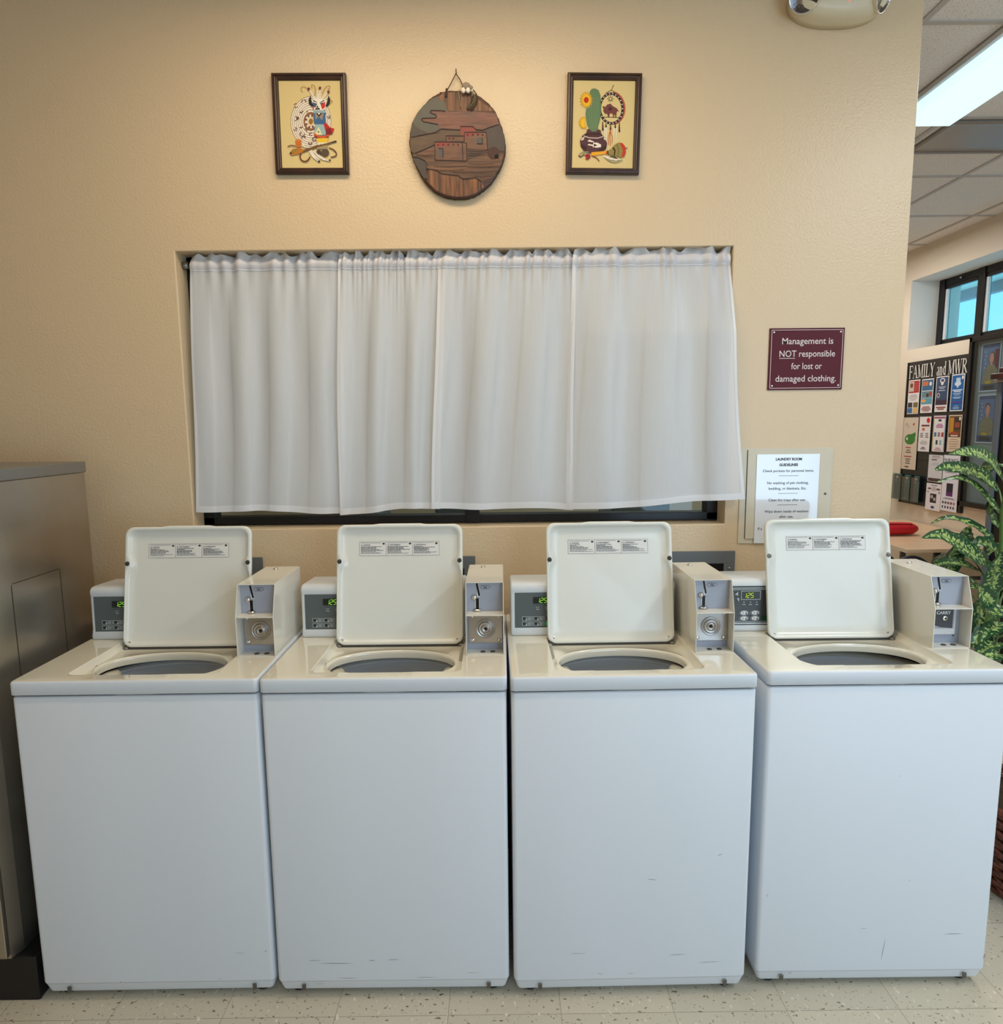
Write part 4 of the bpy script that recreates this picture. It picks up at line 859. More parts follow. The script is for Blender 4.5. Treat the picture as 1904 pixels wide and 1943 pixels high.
for pts, c in (([(1000, 380), (1040, 450), (1020, 560), (930, 640)], C(92, 80, 54)), ([(990, 400), (1015, 480), (990, 560), (910, 630)], C(120, 104, 76)), ([(970, 420), (980, 500), (950, 580), (905, 620)], C(70, 60, 42)), ([(820, 380), (805, 420), (815, 520), (828, 620)], C(140, 122, 96)), ([(960, 380), (990, 430), (975, 480)], C(150, 140, 120)), ([(1005, 390), (1055, 470), (1030, 580), (960, 650)], C(60, 50, 34))):
    mb.tube([f(p.x, p.y, -.031) for p in catmull([(a, b, 0) for a, b in pts], 5)], .0016, c, 6)
mb.build('feather_strand', R)

# ------------------------------------------------------------------ management sign
R = empty('management_sign', (0, YW, 0), label='maroon plastic notice screwed to the wall right of the curtains', cat='sign')
sg = mat('maroon_plastic', (88, 26, 38), .55, spec=.25); sw = C(226, 208, 204, .4)
mb = MB(); mb.box(.910, 1.168, -.005, 0, 1.708, 1.917, sg); pl = mb.build('plate', R, bevel=.001)
mb = MB(); A_ = Art(mb, lambda a, b, d: (a, -.0052-d, b), .0002)
for p, q in (((.9165, 1.7145), (1.1615, 1.7145)), ((1.1615, 1.7145), (1.1615, 1.9105)), ((1.1615, 1.9105), (.9165, 1.9105)), ((.9165, 1.9105), (.9165, 1.7145))): A_.line([p, q], .0016, sw)
for t, wd_, x, z in (('Management is', .176, 1.041, 1.863), ('NOT responsible', .192, 1.041, 1.8205), ('for lost or', .106, 1.041, 1.7785), ('damaged clothing.', .210, 1.0405, 1.7365)):
    put_text(mb, text2d(t, .0305, .0002, width=wd_), sw, lambda a, b: (a, -.0058, b), x, z)
A_.rect(.945, 1.000, 1.8145, 1.8162, sw); mb.build('lettering', R, fixn=False)
for x in (.924, 1.154):
    for z in (1.722, 1.903): mb = MB(); mb.ball((x, -.0055, z), .0042, chrome, 10, (1, .5, 1)); mb.build('screw', R)

# access panel with laminated notice
R = empty('access_panel', (0, YW, 0), label='flush painted metal access panel low on the wall right of the window', cat='access panel')
pm = mat('panel_paint', (214, 203, 180), .4, bump=.0003, bscale=60)
mb = MB(); mb.box(.826, 1.152, -.004, 0, 1.168, 1.508, pm); mb.build('panel_frame', R, bevel=.001)
mb = MB(); mb.box(.850, 1.146, -.0075, -.0045, 1.186, 1.502, pm); mb.box(.8475, .8500, -.0046, -.004, 1.186, 1.502, C(84, 74, 58)); mb.build('panel_door', R, bevel=.0008)
mb = MB(); mb.lathe([(.004, 0), (.004, -.002), (0, -.0025)], (1.128, -.0075, 1.345), (0, 1, 0), C(110, 100, 84), 10); mb.build('latch', R)
R = empty('laundry_guidelines', (0, YW-.0085, 0), label='laminated white laundry room guidelines sheet taped on the access panel', cat='notice')
lam = mat('laminated_paper', (232, 234, 238), .12, spec=.7, coat=1.0, bump=.0004, bscale=7)
mb = MB(); mb.box(.881, 1.102, -.0012, 0, 1.170, 1.486, lam); mb.build('sheet', R)
mb = MB(); tk_ = C(58, 58, 62)
zz = lambda y: 1.486-(y-862)*.001895
for t, wd_, y, b in (('LAUNDRY ROOM', .092, 873.5, .0004), ('GUIDELINES', .066, 884, .0004), ('Check pockets for personal items.', .180, 895, 0), ('No washing of pet clothing,', .146, 917.5, 0), ('bedding, or blankets, Etc.', .134, 928, 0), ('Clean lint traps after use.', .132, 949.5, 0), ('Wipe down inside of washers', .156, 971, 0), ('after use.', .050, 981, 0), ('If any problems occur, contact', .190, 1003.5, 0), ('the front desk.', .09, 1014, 0)):
    if y > 990: continue
    put_text(mb, text2d(t, .0125, b+.00012, width=wd_), tk_, lambda a, c: (a, -.0016, c), .993, zz(y))
put_text(mb, text2d('If a', .0125, .00012, 'LEFT'), tk_, lambda a, c: (a, -.0016, c), .893, zz(1003.5))
A_ = Art(mb, lambda a, b, d: (a, -.0015-d, b), .0001)
for y in (902, 935, 956.5): A_.rect(.960, 1.030, zz(y)-.0006, zz(y)+.0006, tk_)
mb.build('lettering', R, fixn=False)

# grey laundry outlet boxes behind the washers
for (x0, x1, zt_, lab) in ((-1.176, -.876, 1.138, 'grey wall outlet box peeking out behind the lid of the washer next to the dryer'), (-.415, -.115, 1.134, 'grey wall outlet box peeking out behind the lid of the second washer from the dryer'), (.504, .817, 1.142, 'grey wall outlet box with open black recess behind the third coin box')):
    R = empty('outlet_box', (x0, YW, 0), label=lab, cat='outlet box', group='grey laundry outlet boxes'); W_ = x1-x0; h0 = zt_-.23
    mb = MB(); a, b = .060, .045; Y0 = -.008
    for q in ((0, W_, zt_-.045, zt_), (0, W_, h0, h0+b), (0, b, h0+b, zt_-.045), (W_-b+.005, W_, h0+b, zt_-.045)): mb.box(q[0], q[1], Y0, -.0005, q[2], q[3], grey_box)
    mb.build('cover_frame', R, bevel=.001)
    mb = MB(); mb.box(b, W_-b+.005, -.003, -.0005, h0+b, zt_-.045, blackgloss); mb.build('recess', R)
    mb = MB(); mb.ball((W_-.02, -.009, zt_-.062), .004, chrome, 8, (1, .5, 1)); mb.build('screw', R)

# emergency light
R = empty('emergency_light', (1.073, YW, 2.93), label='beige two-headed emergency light high on the wall, cut by the top edge', cat='emergency light')
eb = mat('emergency_beige', (216, 202, 172), .35); mb = MB()
def er(sx, sz, y, cz=0): return [(sx*math.copysign(abs(math.cos(t*2*PI/40))**.8, math.cos(t*2*PI/40)), y, cz+sz*math.copysign(abs(math.sin(t*2*PI/40))**.9, math.sin(t*2*PI/40))) for t in range(40)]
mb.rings([er(.152, .070, 0), er(.152, .070, -.03), er(.148, .067, -.055), er(.135, .060, -.072), er(.10, .046, -.082), er(.03, .012, -.085)], eb, True, True); mb.build('housing', R)
refl = mat('lamp_reflector', (150, 148, 150), .15, 1, bump=.0015, bscale=120)
for x, dx, lb in ((-.120, -.35, 0), (.115, .9, 1)):
    ax = Vector((dx*.8, -.75, -.42)).normalized(); c = Vector((x, -.062, -.005))
    mb = MB(); mb.lathe([(.030, -.02), (.044, -.005), (.047, .012), (.047, .018), (.043, .0185)], c, ax, eb, 28, cap=False); ld = mb.build('lamp_head', R)
    mb = MB(); mb.lathe([(.043, .018), (.036, .006), (.015, -.004), (.006, -.002), (.005, .006), (0, .008)], c, ax, refl, 28); mb.build('reflector', ld)
    mb = MB(); mb.lathe([(.0475, .016), (.0475, .0195), (.042, .0195), (.042, .016)], c, ax, chrome, 28, cap=False); mb.build('rim', ld)
mb = MB(); mb.ball((.012, -.082, -.030), .003, mat('red_indicator', (240, 90, 90), .4, em=(255, 70, 70), ems=1.5), 8); mb.build('indicator', R)

# ------------------------------------------------------------------ ceiling lights, vent
lens = mat('lit_lens', (235, 250, 255), .4, em=(205, 244, 255), ems=.92)
housing = mat('light_housing', (206, 206, 208), .4)
def clight(x, y, lx, ly, label, lens_m):
    R = empty('ceiling_light', (x, y, CEIL), label=label, cat='ceiling light')
    mb = MB(); mb.box(-lx/2, lx/2, -ly/2, ly/2, -.028, -.0065, housing); mb.build('housing', R, bevel=.004)
    mb = MB()
    rr = lambda i, z: [(-lx/2+i, -ly/2+i, z), (lx/2-i, -ly/2+i, z), (lx/2-i, ly/2-i, z), (-lx/2+i, ly/2-i, z)]
    mb.rings([rr(.02, -.0285), rr(.022, -.045), rr(.035, -.06), rr(.06, -.066)], lens_m, True, True, smooth=False); mb.build('lens', R)
    return R
clight(2.020, 1.125, .315, 1.20, 'long lit fluorescent ceiling light beyond the right end of the wall', lens)
R = empty('ceiling_vent', (2.49, 1.95, CEIL), label='smooth grey ceiling panel just behind the lit ceiling light', cat='vent')
vm = mat('vent_grey', (150, 140, 130), .3, .2, var=.12, vscale=3)
mb = MB(); rr = lambda i, z: [(-.285+i, -.19+i, z), (.285-i, -.19+i, z), (.285-i, .19-i, z), (-.285+i, .19-i, z)]
mb.rings([rr(0, -.0065), rr(0, -.014), rr(.01, -.02), rr(.012, -.012), rr(.05, -.0085), rr(.12, -.0085)], vm, True, True, smooth=False); mb.build('vent_plate', R)

# ------------------------------------------------------------------ office side: brochure board on the right wall
bk = mat('slat_black', (34, 34, 36), .45)
R = empty('brochure_board', (XR-.001, 0, 0), label='black slatted board titled FAMILY and MWR on the far side wall', cat='display board')
mb = MB(); B0, B1, Z0, Z1 = 3.375, 4.17, .885, 2.095
mb.box(-.018, 0, B0, B1, Z0, Z1, bk); mb.box(-.024, -.018, B0, B0+.03, Z0, Z1, black); mb.box(-.024, -.018, B1-.015, B1, Z0, Z1, black)
mb.build('panel', R, bevel=.002)
mb = MB()
for k in range(11): z = 1.02+k*.082; mb.box(-.0195, -.0178, B0+.03, B1-.015, z, z+.006, blackgloss)
mb.build('slat_groove', R)
# header lettering: hand drawn serif strokes. u runs along -Y, v up
mb = MB(); serw = C(218, 214, 206, .5)
def glyph(ch):
    T, t = .16, .05; L = []
    def s(a, b, w): L.append((a, b, w))
    def sf(x, y, w=.2): L.append(((x-w/2, y), (x+w/2, y), .045))
    if ch == 'F': s((.2, 0), (.2, 1), T); s((.2, .97), (.75, .97), .06); s((.2, .52), (.6, .52), t); s((.75, 1), (.75, .78), t); s((.6, .62), (.6, .42), t); sf(.2, .02, .4); sf(.15, .98, .3); W = .85
    elif ch == 'A': s((.12, 0), (.48, 1), t); s((.44, 1), (.82, 0), T); s((.25, .36), (.68, .36), t); sf(.12, .02, .28); sf(.82, .02, .34); W = .98
    elif ch == 'M': s((.18, 0), (.18, 1), t); s((.16, 1), (.55, .05), T); s((.55, .05), (.95, 1), t); s((.97, 0), (.97, 1), T); sf(.18, .02, .3); sf(.97, .02, .36); sf(.12, .98, .22); sf(1.02, .98, .24); W = 1.18
    elif ch == 'I': s((.22, 0), (.22, 1), T); sf(.22, .02, .42); sf(.22, .98, .42); W = .46
    elif ch == 'L': s((.2, 0), (.2, 1), T); s((.2, .03), (.75, .03), .06); s((.75, 0), (.78, .25), t); sf(.2, .98, .42); sf(.15, .02, .3); W = .84
    elif ch == 'Y': s((.12, 1), (.47, .46), T); s((.82, 1), (.47, .46), t); s((.47, 0), (.47, .5), T); sf(.47, .02, .4); sf(.12, .98, .32); sf(.82, .98, .28); W = .94
    elif ch == 'a': s((.42, 0), (.42, .5), .13); s((.42, .5), (.36, .62), .1); s((.36, .62), (.15, .58), .06); s((.42, .36), (.14, .22), .06); s((.14, .24), (.12, .08), .12); s((.12, .06), (.3, .02), .06); s((.3, .02), (.42, .12), .05); s((.42, .03), (.52, .06), .06); W = .56
    elif ch == 'n': s((.16, 0), (.16, .64), .13); s((.16, .52), (.32, .63), .05); s((.32, .62), (.44, .5), .1); s((.46, 0), (.46, .52), .13); sf(.16, .02, .28); sf(.46, .02, .28); sf(.1, .62, .14); W = .64
    elif ch == 'd': s((.46, 0), (.46, 1), .13); s((.46, .56), (.28, .63), .05); s((.28, .63), (.12, .45), .1); s((.12, .46), (.12, .2), .13); s((.12, .2), (.26, .03), .1); s((.26, .03), (.46, .12), .05); sf(.40, .98, .14); sf(.52, .02, .14); W = .62
    elif ch == 'W': s((.1, 1), (.36, 0), T); s((.36, 0), (.62, 1), t); s((.58, 1), (.86, 0), T); s((.86, 0), (1.12, 1), t); sf(.1, .98, .3); sf(.6, .98, .3); sf(1.12, .98, .26); W = 1.26
    elif ch == 'R': s((.2, 0), (.2, 1), T); s((.2, .97), (.5, .97), .06); s((.5, .97), (.66, .85), .1); s((.66, .86), (.66, .66), .15); s((.66, .66), (.5, .53), .1); s((.5, .52), (.2, .52), .05); s((.42, .52), (.8, .02), T); sf(.2, .02, .4); sf(.12, .98, .22); sf(.85, .02, .22); W = .96
    else: W = .34
    return L, W
txt = 'FAMILY and MWR'; tot = sum(glyph(c)[1] for c in txt); u0 = B1-.035; du = (B1-B0-.075)/tot; hh = .108; zb = 1.955; x = 0
kk = 0
for ch in txt:
    L_, W_ = glyph(ch)
    for (a, b, wd_) in L_:
        kk += 1; p = Vector(((x+a[0]), a[1])); q = Vector(((x+b[0]), b[1])); d = (q-p); d = d.normalized(); n = Vector((-d.y, d.x))*wd_/2
        mb.add([(-.0255-.00003*(kk % 9), u0-v.x*du, zb+v.y*hh+.0) for v in (p+n, p-n, q-n, q+n)], [(0, 1, 2, 3)], serw)
    x += W_
mb.build('lettering', R, fixn=False)

def sheet(y1, y0, z1, z0, name, label, cat, paint, bgm, group='brochures on the black board', x=-.026, sk=0):
    """upright sheet on the right wall; u: 0 at far (left in view) y1, 1 at y0"""
    R = empty(name, (XR+x, 0, 0), label=label, cat=cat, group=group)
    mb = MB(); mb.box(-.0025, 0, y0, y1, z0, z1, bgm); mb.build('paper', R)
    mb = MB(); A_ = Art(mb, lambda u, v, d: (-.0026-d, y1+(y0-y1)*u, z0+(z1-z0)*v), .00015); paint(A_, mb); mb.build('print', R, fixn=False)
    return R
W0 = C(222, 216, 214); tanp = C(206, 190, 170)
def lines(A, u0, u1, vs, m, w=.012, seed=1):
    r = random.Random(seed)
    for v in vs: l = r.uniform(.6, 1)*(u1-u0)/2; c = (u0+u1)/2; A.rect(c-l, c+l, v-w/2, v+w/2, m)
def p11(A, mb): A.rect(.04, .96, .62, .97, C(168, 46, 46)); A.rect(.06, .5, .66, .95, C(196, 176, 160)); A.ell(.28, .84, .14, .07, C(110, 70, 50)); lines(A, .55, .92, (.70, .76, .82, .88), C(206, 120, 110)); lines(A, .08, .9, (.42, .47, .52, .56), C(160, 140, 140)); A.rect(.06, .45, .2, .34, C(60, 50, 60)); A.rect(.55, .94, .2, .34, C(120, 100, 60)); A.rect(.04, .46, .03, .18, C(62, 104, 150)); A.rect(.54, .96, .03, .18, C(214, 176, 110))
def p12(A, mb): A.rect(.04, .96, .66, .97, C(58, 98, 134)); A.rect(.1, .55, .80, .93, C(196, 110, 60)); A.ell(.75, .85, .1, .06, W0); A.rect(.05, .95, .45, .64, C(96, 130, 140)); A.ell(.55, .52, .12, .06, C(90, 40, 36)); A.ell(.8, .56, .12, .05, C(170, 60, 50)); A.rect(.05, .95, .26, .44, C(90, 150, 170)); A.ell(.25, .36, .2, .05, C(214, 160, 90)); lines(A, .08, .92, (.06, .1, .14, .18), C(150, 80, 80), .02)
def p13(A, mb): A.rect(.05, .95, .20, .97, C(52, 70, 100)); A.ell(.5, .88, .2, .07, W0); A.ell(.5, .88, .13, .045, C(52, 70, 100)); A.ell(.5, .80, .1, .05, W0); lines(A, .2, .8, (.66, .70, .60), C(190, 196, 206), .02); A.ell(.25, .47, .13, .07, C(200, 180, 140)); A.ell(.25, .47, .08, .045, C(52, 70, 100)); A.rect(.05, .95, .20, .34, C(58, 40, 60)); lines(A, .1, .9, (.08, .13), C(140, 60, 60), .03)
def p14(A, mb): A.rect(.05, .95, .03, .97, C(20, 92, 154)); A.rect(.35, .68, .76, .90, C(180, 200, 220)); A.ell(.5, .74, .25, .06, C(200, 210, 224)); A.poly([(.35, .72), (.65, .72), (.5, .62)], C(200, 210, 224)); A.ell(.85, .90, .08, .05, W0); lines(A, .1, .9, (.53, .57), C(220, 230, 240), .025); lines(A, .15, .85, (.44, .48, .38, .35), C(190, 210, 230), .015); A.rect(.1, .9, .22, .26, C(90, 60, 140)); lines(A, .25, .75, (.14, .10, .07), C(190, 210, 230), .012)
def p21(A, mb): A.ell(.5, .58, .36, .10, C(58, 120, 50)); A.poly([(.15, .62), (.45, .66), (.85, .72), (.88, .66), (.8, .55)], C(58, 120, 50)); A.ell(.3, .59, .06, .03, C(200, 220, 190)); A.poly([(.62, .87), (.75, .90), (.75, .84)], C(180, 60, 40)); A.line([(.15, .84), (.25, .90), (.3, .84), (.4, .80)], .012, C(120, 100, 90)); lines(A, .15, .7, (.42, .25), C(170, 60, 50), .018); lines(A, .25, .65, (.37, .33, .20, .16, .12), C(100, 70, 60), .014); lines(A, .2, .6, (.05,), C(130, 40, 40), .02)
def p22(A, mb): A.rect(.2, .9, .72, .77, C(110, 50, 50)); A.poly([(.62, .93), (.78, .98), (.92, .93), (.92, .86), (.78, .80), (.64, .86)], C(200, 30, 40)); A.rect(.28, .5, .60, .68, C(200, 100, 60)); lines(A, .1, .45, (.52, .47, .42), C(80, 80, 84), .02, 3); lines(A, .55, .9, (.52, .47, .42), C(80, 80, 84), .02, 4); lines(A, .15, .85, (.30, .26, .22), C(150, 150, 150), .01); lines(A, .25, .7, (.12, .08), C(80, 80, 90), .018)
def p23(A, mb):
    A.rect(.02, .98, .92, .97, C(150, 80, 110)); A.rect(.4, .65, .84, .90, C(60, 60, 60)); lines(A, .2, .85, (.76, .72, .68), C(170, 90, 150), .025)
    for i, c in enumerate(((70, 110, 160), (150, 120, 120), (170, 60, 60))): A.rect(.12+.3*i, .30+.3*i, .42, .54, C(*c))
    A.rect(.3, .45, .2, .32, C(50, 56, 60)); A.rect(.6, .75, .2, .32, C(120, 180, 170)); lines(A, .2, .8, (.1, .05), C(180, 80, 120), .015); A.line([(.03, .03), (.03, .97)], .04, C(200, 190, 90)); A.line([(.97, .03), (.97, .97)], .04, C(140, 170, 200))
def p24(A, mb): A.rect(.05, .95, .40, .97, C(96, 66, 40)); A.rect(.1, .4, .5, .93, C(190, 130, 40)); A.rect(.45, .9, .6, .93, C(60, 44, 30)); A.rect(.5, .85, .66, .8, C(150, 70, 50)); lines(A, .1, .9, (.44,), W0, .03); A.ell(.5, .5, .35, .05, C(150, 70, 40)); A.ell(.85, .90, .07, .05, W0); lines(A, .1, .9, (.34, .28, .22, .16, .1), C(180, 140, 120), .012)
def p31(A, mb): lines(A, .1, .9, (.95,), C(170, 90, 90), .02); lines(A, .1, .9, (.88, .91), C(150, 150, 150), .012); lines(A, .1, .7, (.82,), C(90, 60, 60), .035); A.rect(.05, .95, .02, .14, C(76, 56, 50)); lines(A, .15, .85, (.7, .64), C(180, 180, 184), .012)
def p32(A, mb):
    vs, fs = text2d('DUELING', 1, .01, 'LEFT'); x0 = min(v[0] for v in vs); x1 = max(v[0] for v in vs); h = max(v[1] for v in vs)
    mb.add([A.fn(.06+(a-x0)/(x1-x0)*.72, .86+b/h*.08, .001) for a, b in vs], fs, ink); A.rect(.84, .87, .86, .95, ink); A.rect(.3, .7, .27, .50, C(40, 34, 48)); A.rect(.3, .7, .27, .34, C(96, 40, 110)); lines(A, .1, .9, (.235, .22), C(120, 90, 140), .008)
    for i in range(5):
        A.rect(.1+i*.17, .20+i*.17, .13, .17, C(60+20*i, 60, 66) if i < 4 else C(190, 110, 80)); A.rect(.1+i*.17, .18+i*.17, .05, .09, C(60, 56, 60))
    lines(A, .1, .9, (.8, .76, .70, .6), C(170, 170, 176), .01)
def p41(A, mb): A.rect(.3, .72, .28, .62, C(40, 34, 34)); A.ell(.42, .5, .08, .07, C(190, 180, 176), 10); A.ell(.6, .42, .08, .07, C(180, 170, 170), 10); A.rect(.4, .62, .07, .16, C(44, 66, 120)); lines(A, .2, .85, (.93,), ink, .02); lines(A, .1, .35, (.82, .79), C(110, 80, 60), .03); lines(A, .68, .95, (.82, .79), C(110, 80, 60), .03); lines(A, .35, .7, (.86, .82, .78, .74), C(150, 150, 150), .012); A.poly([(.1, .66), (.2, .66), (.15, .72)], ink); A.poly([(.85, .66), (.95, .66), (.9, .72)], ink)
brs = [((4.125, 3.972, 1.941, 1.654), p11, W0, 'brochure with a red top and small photos below, top left on the black board'),
((3.945, 3.793, 1.938, 1.660), p12, W0, 'brochure with blue and orange photos, second in the top row of the black board'),
((3.761, 3.610, 1.946, 1.665), p13, W0, 'dark navy brochure with white band below, third in the top row of the black board'),
((3.577, 3.430, 1.950, 1.667), p14, W0, 'bright blue brochure with white border, rightmost in the top row of the black board'),
((4.158, 3.956, 1.625, 1.180), p21, tanp, 'tall tan brochure with a green chili on the black board'),
((3.941, 3.793, 1.629, 1.341), p22, W0, 'white brochure with a red octagon on its upper corner'),
((3.758, 3.611, 1.635, 1.347), p23, W0, 'white brochure with pastel border and small colored squares'),
((3.577, 3.425, 1.638, 1.352), p24, C(210, 190, 165), 'brochure with a brown and gold photo over cream text'),
((3.785, 3.610, 1.320, 1.100), p31, C(205, 203, 206), 'pale grey flyer with a dark strip along its bottom edge'),
((3.601, 3.412, 1.325, .884), p32, C(222, 220, 228), 'tall white flyer headed DUELING with a dark purple photo'),
((3.790, 3.606, 1.087, .868), p41, C(226, 220, 224), 'white flyer with black and white picture at the bottom of the board')]
for (a, b, c, d), fnp, bgm, lab in brs: sheet(a, b, c, d, 'brochure', lab, 'brochure', fnp, bgm)
# clear holders with teal leaflets
acr = glass_mat('clear_acrylic', (225, 232, 235), .15)
for (a, b), lab in (((4.222, 4.088), 'clear holder at the left edge of the black board with a dark teal leaflet'), ((4.074, 3.960), 'middle clear holder with a teal leaflet on the black board'), ((3.945, 3.840), 'rightmost clear holder with a teal leaflet, beside the white flyer')):
    R = empty('leaflet_holder', (XR-.03, 0, 0), label=lab, cat='leaflet holder', group='clear leaflet holders')
    mb = MB()
    for q in ((-.034, -.032, b, a, .912, 1.12), (-.034, 0, b, b+.002, .912, 1.135), (-.034, 0, a-.002, a, .912, 1.135), (-.034, 0, b, a, .910, .912), (-.002, 0, b, a, .912, 1.135)): mb.box(*q, acr)
    mb.build('clear_pocket', R)
    R2 = empty('leaflet', (XR-.043, 0, 0), label=lab.replace('clear holder', 'leaflet holder').replace('with a', 'filled by this'), cat='leaflet', group='teal leaflets')
    mb = MB(); mb.box(-.008, 0, b+.012, a-.016, .918, 1.132, C(58, 110, 108)); mb.build('leaflet_paper', R2)
    mb = MB(); A_ = Art(mb, lambda u, v, d: (-.0082-d, a-.016+(b+.012-a+.016)*u, .918+.214*v), .0002); A_.rect(.05, .95, .8, .96, C(70, 60, 52)); A_.ell(.4, .88, .2, .06, C(200, 190, 180), 12); lines(A_, .1, .5, (.74,), W0, .02); A_.poly([(.15, .08), (.3, .08), (.22, .03)], W0); A_.line([(.1, .5), (.5, .35), (.9, .15)], .02, C(44, 84, 88)); mb.build('leaflet_print', R2, fixn=False)
labs = {0: 'dark teal leaflet in the clear holder at the left edge of the black board', 1: 'teal leaflet in the middle clear holder on the black board', 2: 'teal leaflet in the clear holder beside the white flyer'}
for i, o in enumerate([o for o in bpy.data.objects if o.name.startswith('leaflet') and o.get('category') == 'leaflet']): o['label'] = labs[i]

# glazed photo case right of the board
R = empty('photo_case', (XR, 0, 0), label='glazed black display case of portraits right of the brochure board', cat='display case')
mb = MB(); c0, c1, z0, z1 = 2.45, 3.368, .95, 2.205
for q in ((c0, c1, z1-.035, z1), (c0, c1, z0, z0+.035), (c1-.03, c1, z0, z1), (c0, c0+.03, z0, z1)): mb.box(-.06, -.0005, q[0], q[1], q[2], q[3], window_blk)
mb.build('case_frame', R, bevel=.002)
mb = MB(); mb.box(-.012, -.001, c0, c1, z0, z1, mat('case_back', (150, 158, 158), .6)); mb.build('back_panel', R)
mb = MB(); mb.box(-.05, -.047, c0+.02, c1-.02, z0+.02, z1-.02, glass_mat('case_glass', (235, 240, 242), .04)); mb.build('glass_door', R)
navy = C(70, 84, 112); skin = C(214, 150, 126); uniform_c = mat('camouflage', (140, 132, 106), .8, var=.35, vscale=60); gold = C(200, 170, 40)
def portrait(flip):
    def f(A, mb):
        A.rect(.0, 1, 0, 1, C(190, 200, 208)); A.rect(.05, .95, .03, .97, C(74, 90, 120)); A.rect(.10, .9, .16, .90, C(104, 124, 160))
        for i in range(5): A.ell(.22+.05*(i % 2), .82-.08*i, .03, .02, C(170, 180, 196), 8)
        if not flip: A.rect(.72, .9, .45, .85, C(120, 40, 44))
        A.poly([(.14, .16), (.2, .42), (.4, .55), (.7, .55), (.9, .42), (.9, .16)], uniform_c); A.ell(.58, .68, .13, .13, C(70, 46, 36)) if not flip else A.ell(.56, .74, .12, .08, C(84, 60, 44)); A.ell(.57, .68, .11, .11, skin); A.rect(.52, .62, .54, .6, skin)
        A.rect(.33, .6, .165, .22, gold); A.rect(.22, .78, .055, .13, ink)
    return f
for (a, b, c, d, fl, lab) in ((3.292, 3.10, 2.150, 1.80, False, 'upper framed portrait of a person in camouflage uniform inside the display case'), (3.286, 3.10, 1.782, 1.427, True, 'lower framed portrait of a person in camouflage uniform inside the display case')):
    sheet(a, b, c, d, 'portrait_photo', lab, 'photo', portrait(fl), C(180, 184, 186), 'portraits in the display case', x=-.0135)

# black cabinet with wooden box on top, right edge
R = empty('black_cabinet', (0, 0, 0), label='tall black cabinet with grey edge at the right border, behind the plant', cat='cabinet')
mb = MB(); mb.box(2.715, 3.25, 1.45, 1.985, 0, 1.798, blackgloss); mb.build('carcass', R, bevel=.003)
mb = MB(); mb.box(2.700, 2.7145, 1.960, 1.992, 0, 1.798, mat('cabinet_edge', (104, 108, 114), .4)); mb.build('edge_strip', R, bevel=.002)
mb = MB(); mb.box(2.69, 3.27, 1.44, 2.0, 1.7985, 1.815, mat('cabinet_top', (176, 160, 158), .3)); mb.build('top', R, bevel=.002)
mb = MB(); mb.box(2.709, 2.7145, 1.80, 1.86, 1.36, 1.39, C(120, 122, 126)); mb.build('label_plate', R)
R = empty('wooden_plinth', (0, 0, 1.8155), label='dark red-brown stepped wooden plinth on top of the black cabinet', cat='plinth')
pw = wood_mat('mahogany', (44, 20, 20), (84, 44, 40), (30, 6, 6), .25)
mb = MB(); mb.box(2.655, 3.2, 1.50, 1.985, 0, .030, pw); mb.box(2.680, 3.18, 1.53, 1.96, .0302, .060, pw); mb.build('plinth_step', R, bevel=.004)
mb = MB(); mb.box(2.687, 2.705, 1.90, 1.92, .0605, .095, mat('brass', (214, 170, 90), .2, 1)); mb.build('brass_fitting', R, bevel=.004)

# ------------------------------------------------------------------ office side table, bag, chair
R = empty('side_table', (0, 0, 0), label='light wood laminate table against the far side wall', cat='table')
tw = wood_mat('beech_laminate', (212, 176, 140), (228, 198, 162), (3, 30, 30), .3)
mb = MB(); mb.box(2.708, 3.53, 2.693, 4.05, .715, .74, tw); mb.build('tabletop', R, bevel=.003)
mb = MB(); mb.box(2.707, 2.7078, 2.694, 4.05, .7155, .7395, C(226, 206, 176)); mb.build('edge_band', R)
lg = mat('table_leg_steel', (120, 122, 128), .25, .8)
for x, y in ((3.02, 2.85), (3.40, 2.85), (2.80, 3.85), (3.40, 3.85)):
    mb = MB(); mb.tube([(x, y, 0), (x, y, .714)], .024, lg, 16); mb.lathe([(.045, 0), (.045, .006), (.026, .012)], (x, y, .70), (0, 0, 1), lg, 20); mb.build('leg', R)
mb = MB(); mb.tube([(3.02, 2.85, .50), (3.40, 2.85, .50)], .014, lg); mb.build('crossbar', R)
R = empty('red_case', (0, 0, .7405), label='red fabric pencil-shaped case lying on the light wood table', cat='case')
red = mat('red_fabric', (196, 12, 30), .6, bump=.0005, bscale=60); mb = MB()
def rc(x, k): return [(x, 3.27+.07*k*math.cos(t), .048+.048*k*(math.sin(t) if math.sin(t) > -.9 else -.9)*1.0) for t in [2*PI*i/20 for i in range(20)]]
mb.rings([rc(2.62, .5), rc(2.64, .95), rc(2.72, 1.05), rc(2.85, 1.06), rc(3.03, 1.0), rc(3.085, .92), rc(3.125, .5), rc(3.128, .2)], red, True, True); mb.build('case_body', R)
mb = MB(); mb.tube([(2.66, 3.225, .088), (2.85, 3.222, .092), (3.07, 3.228, .086)], .003, C(120, 10, 20)); mb.build('seam', R)
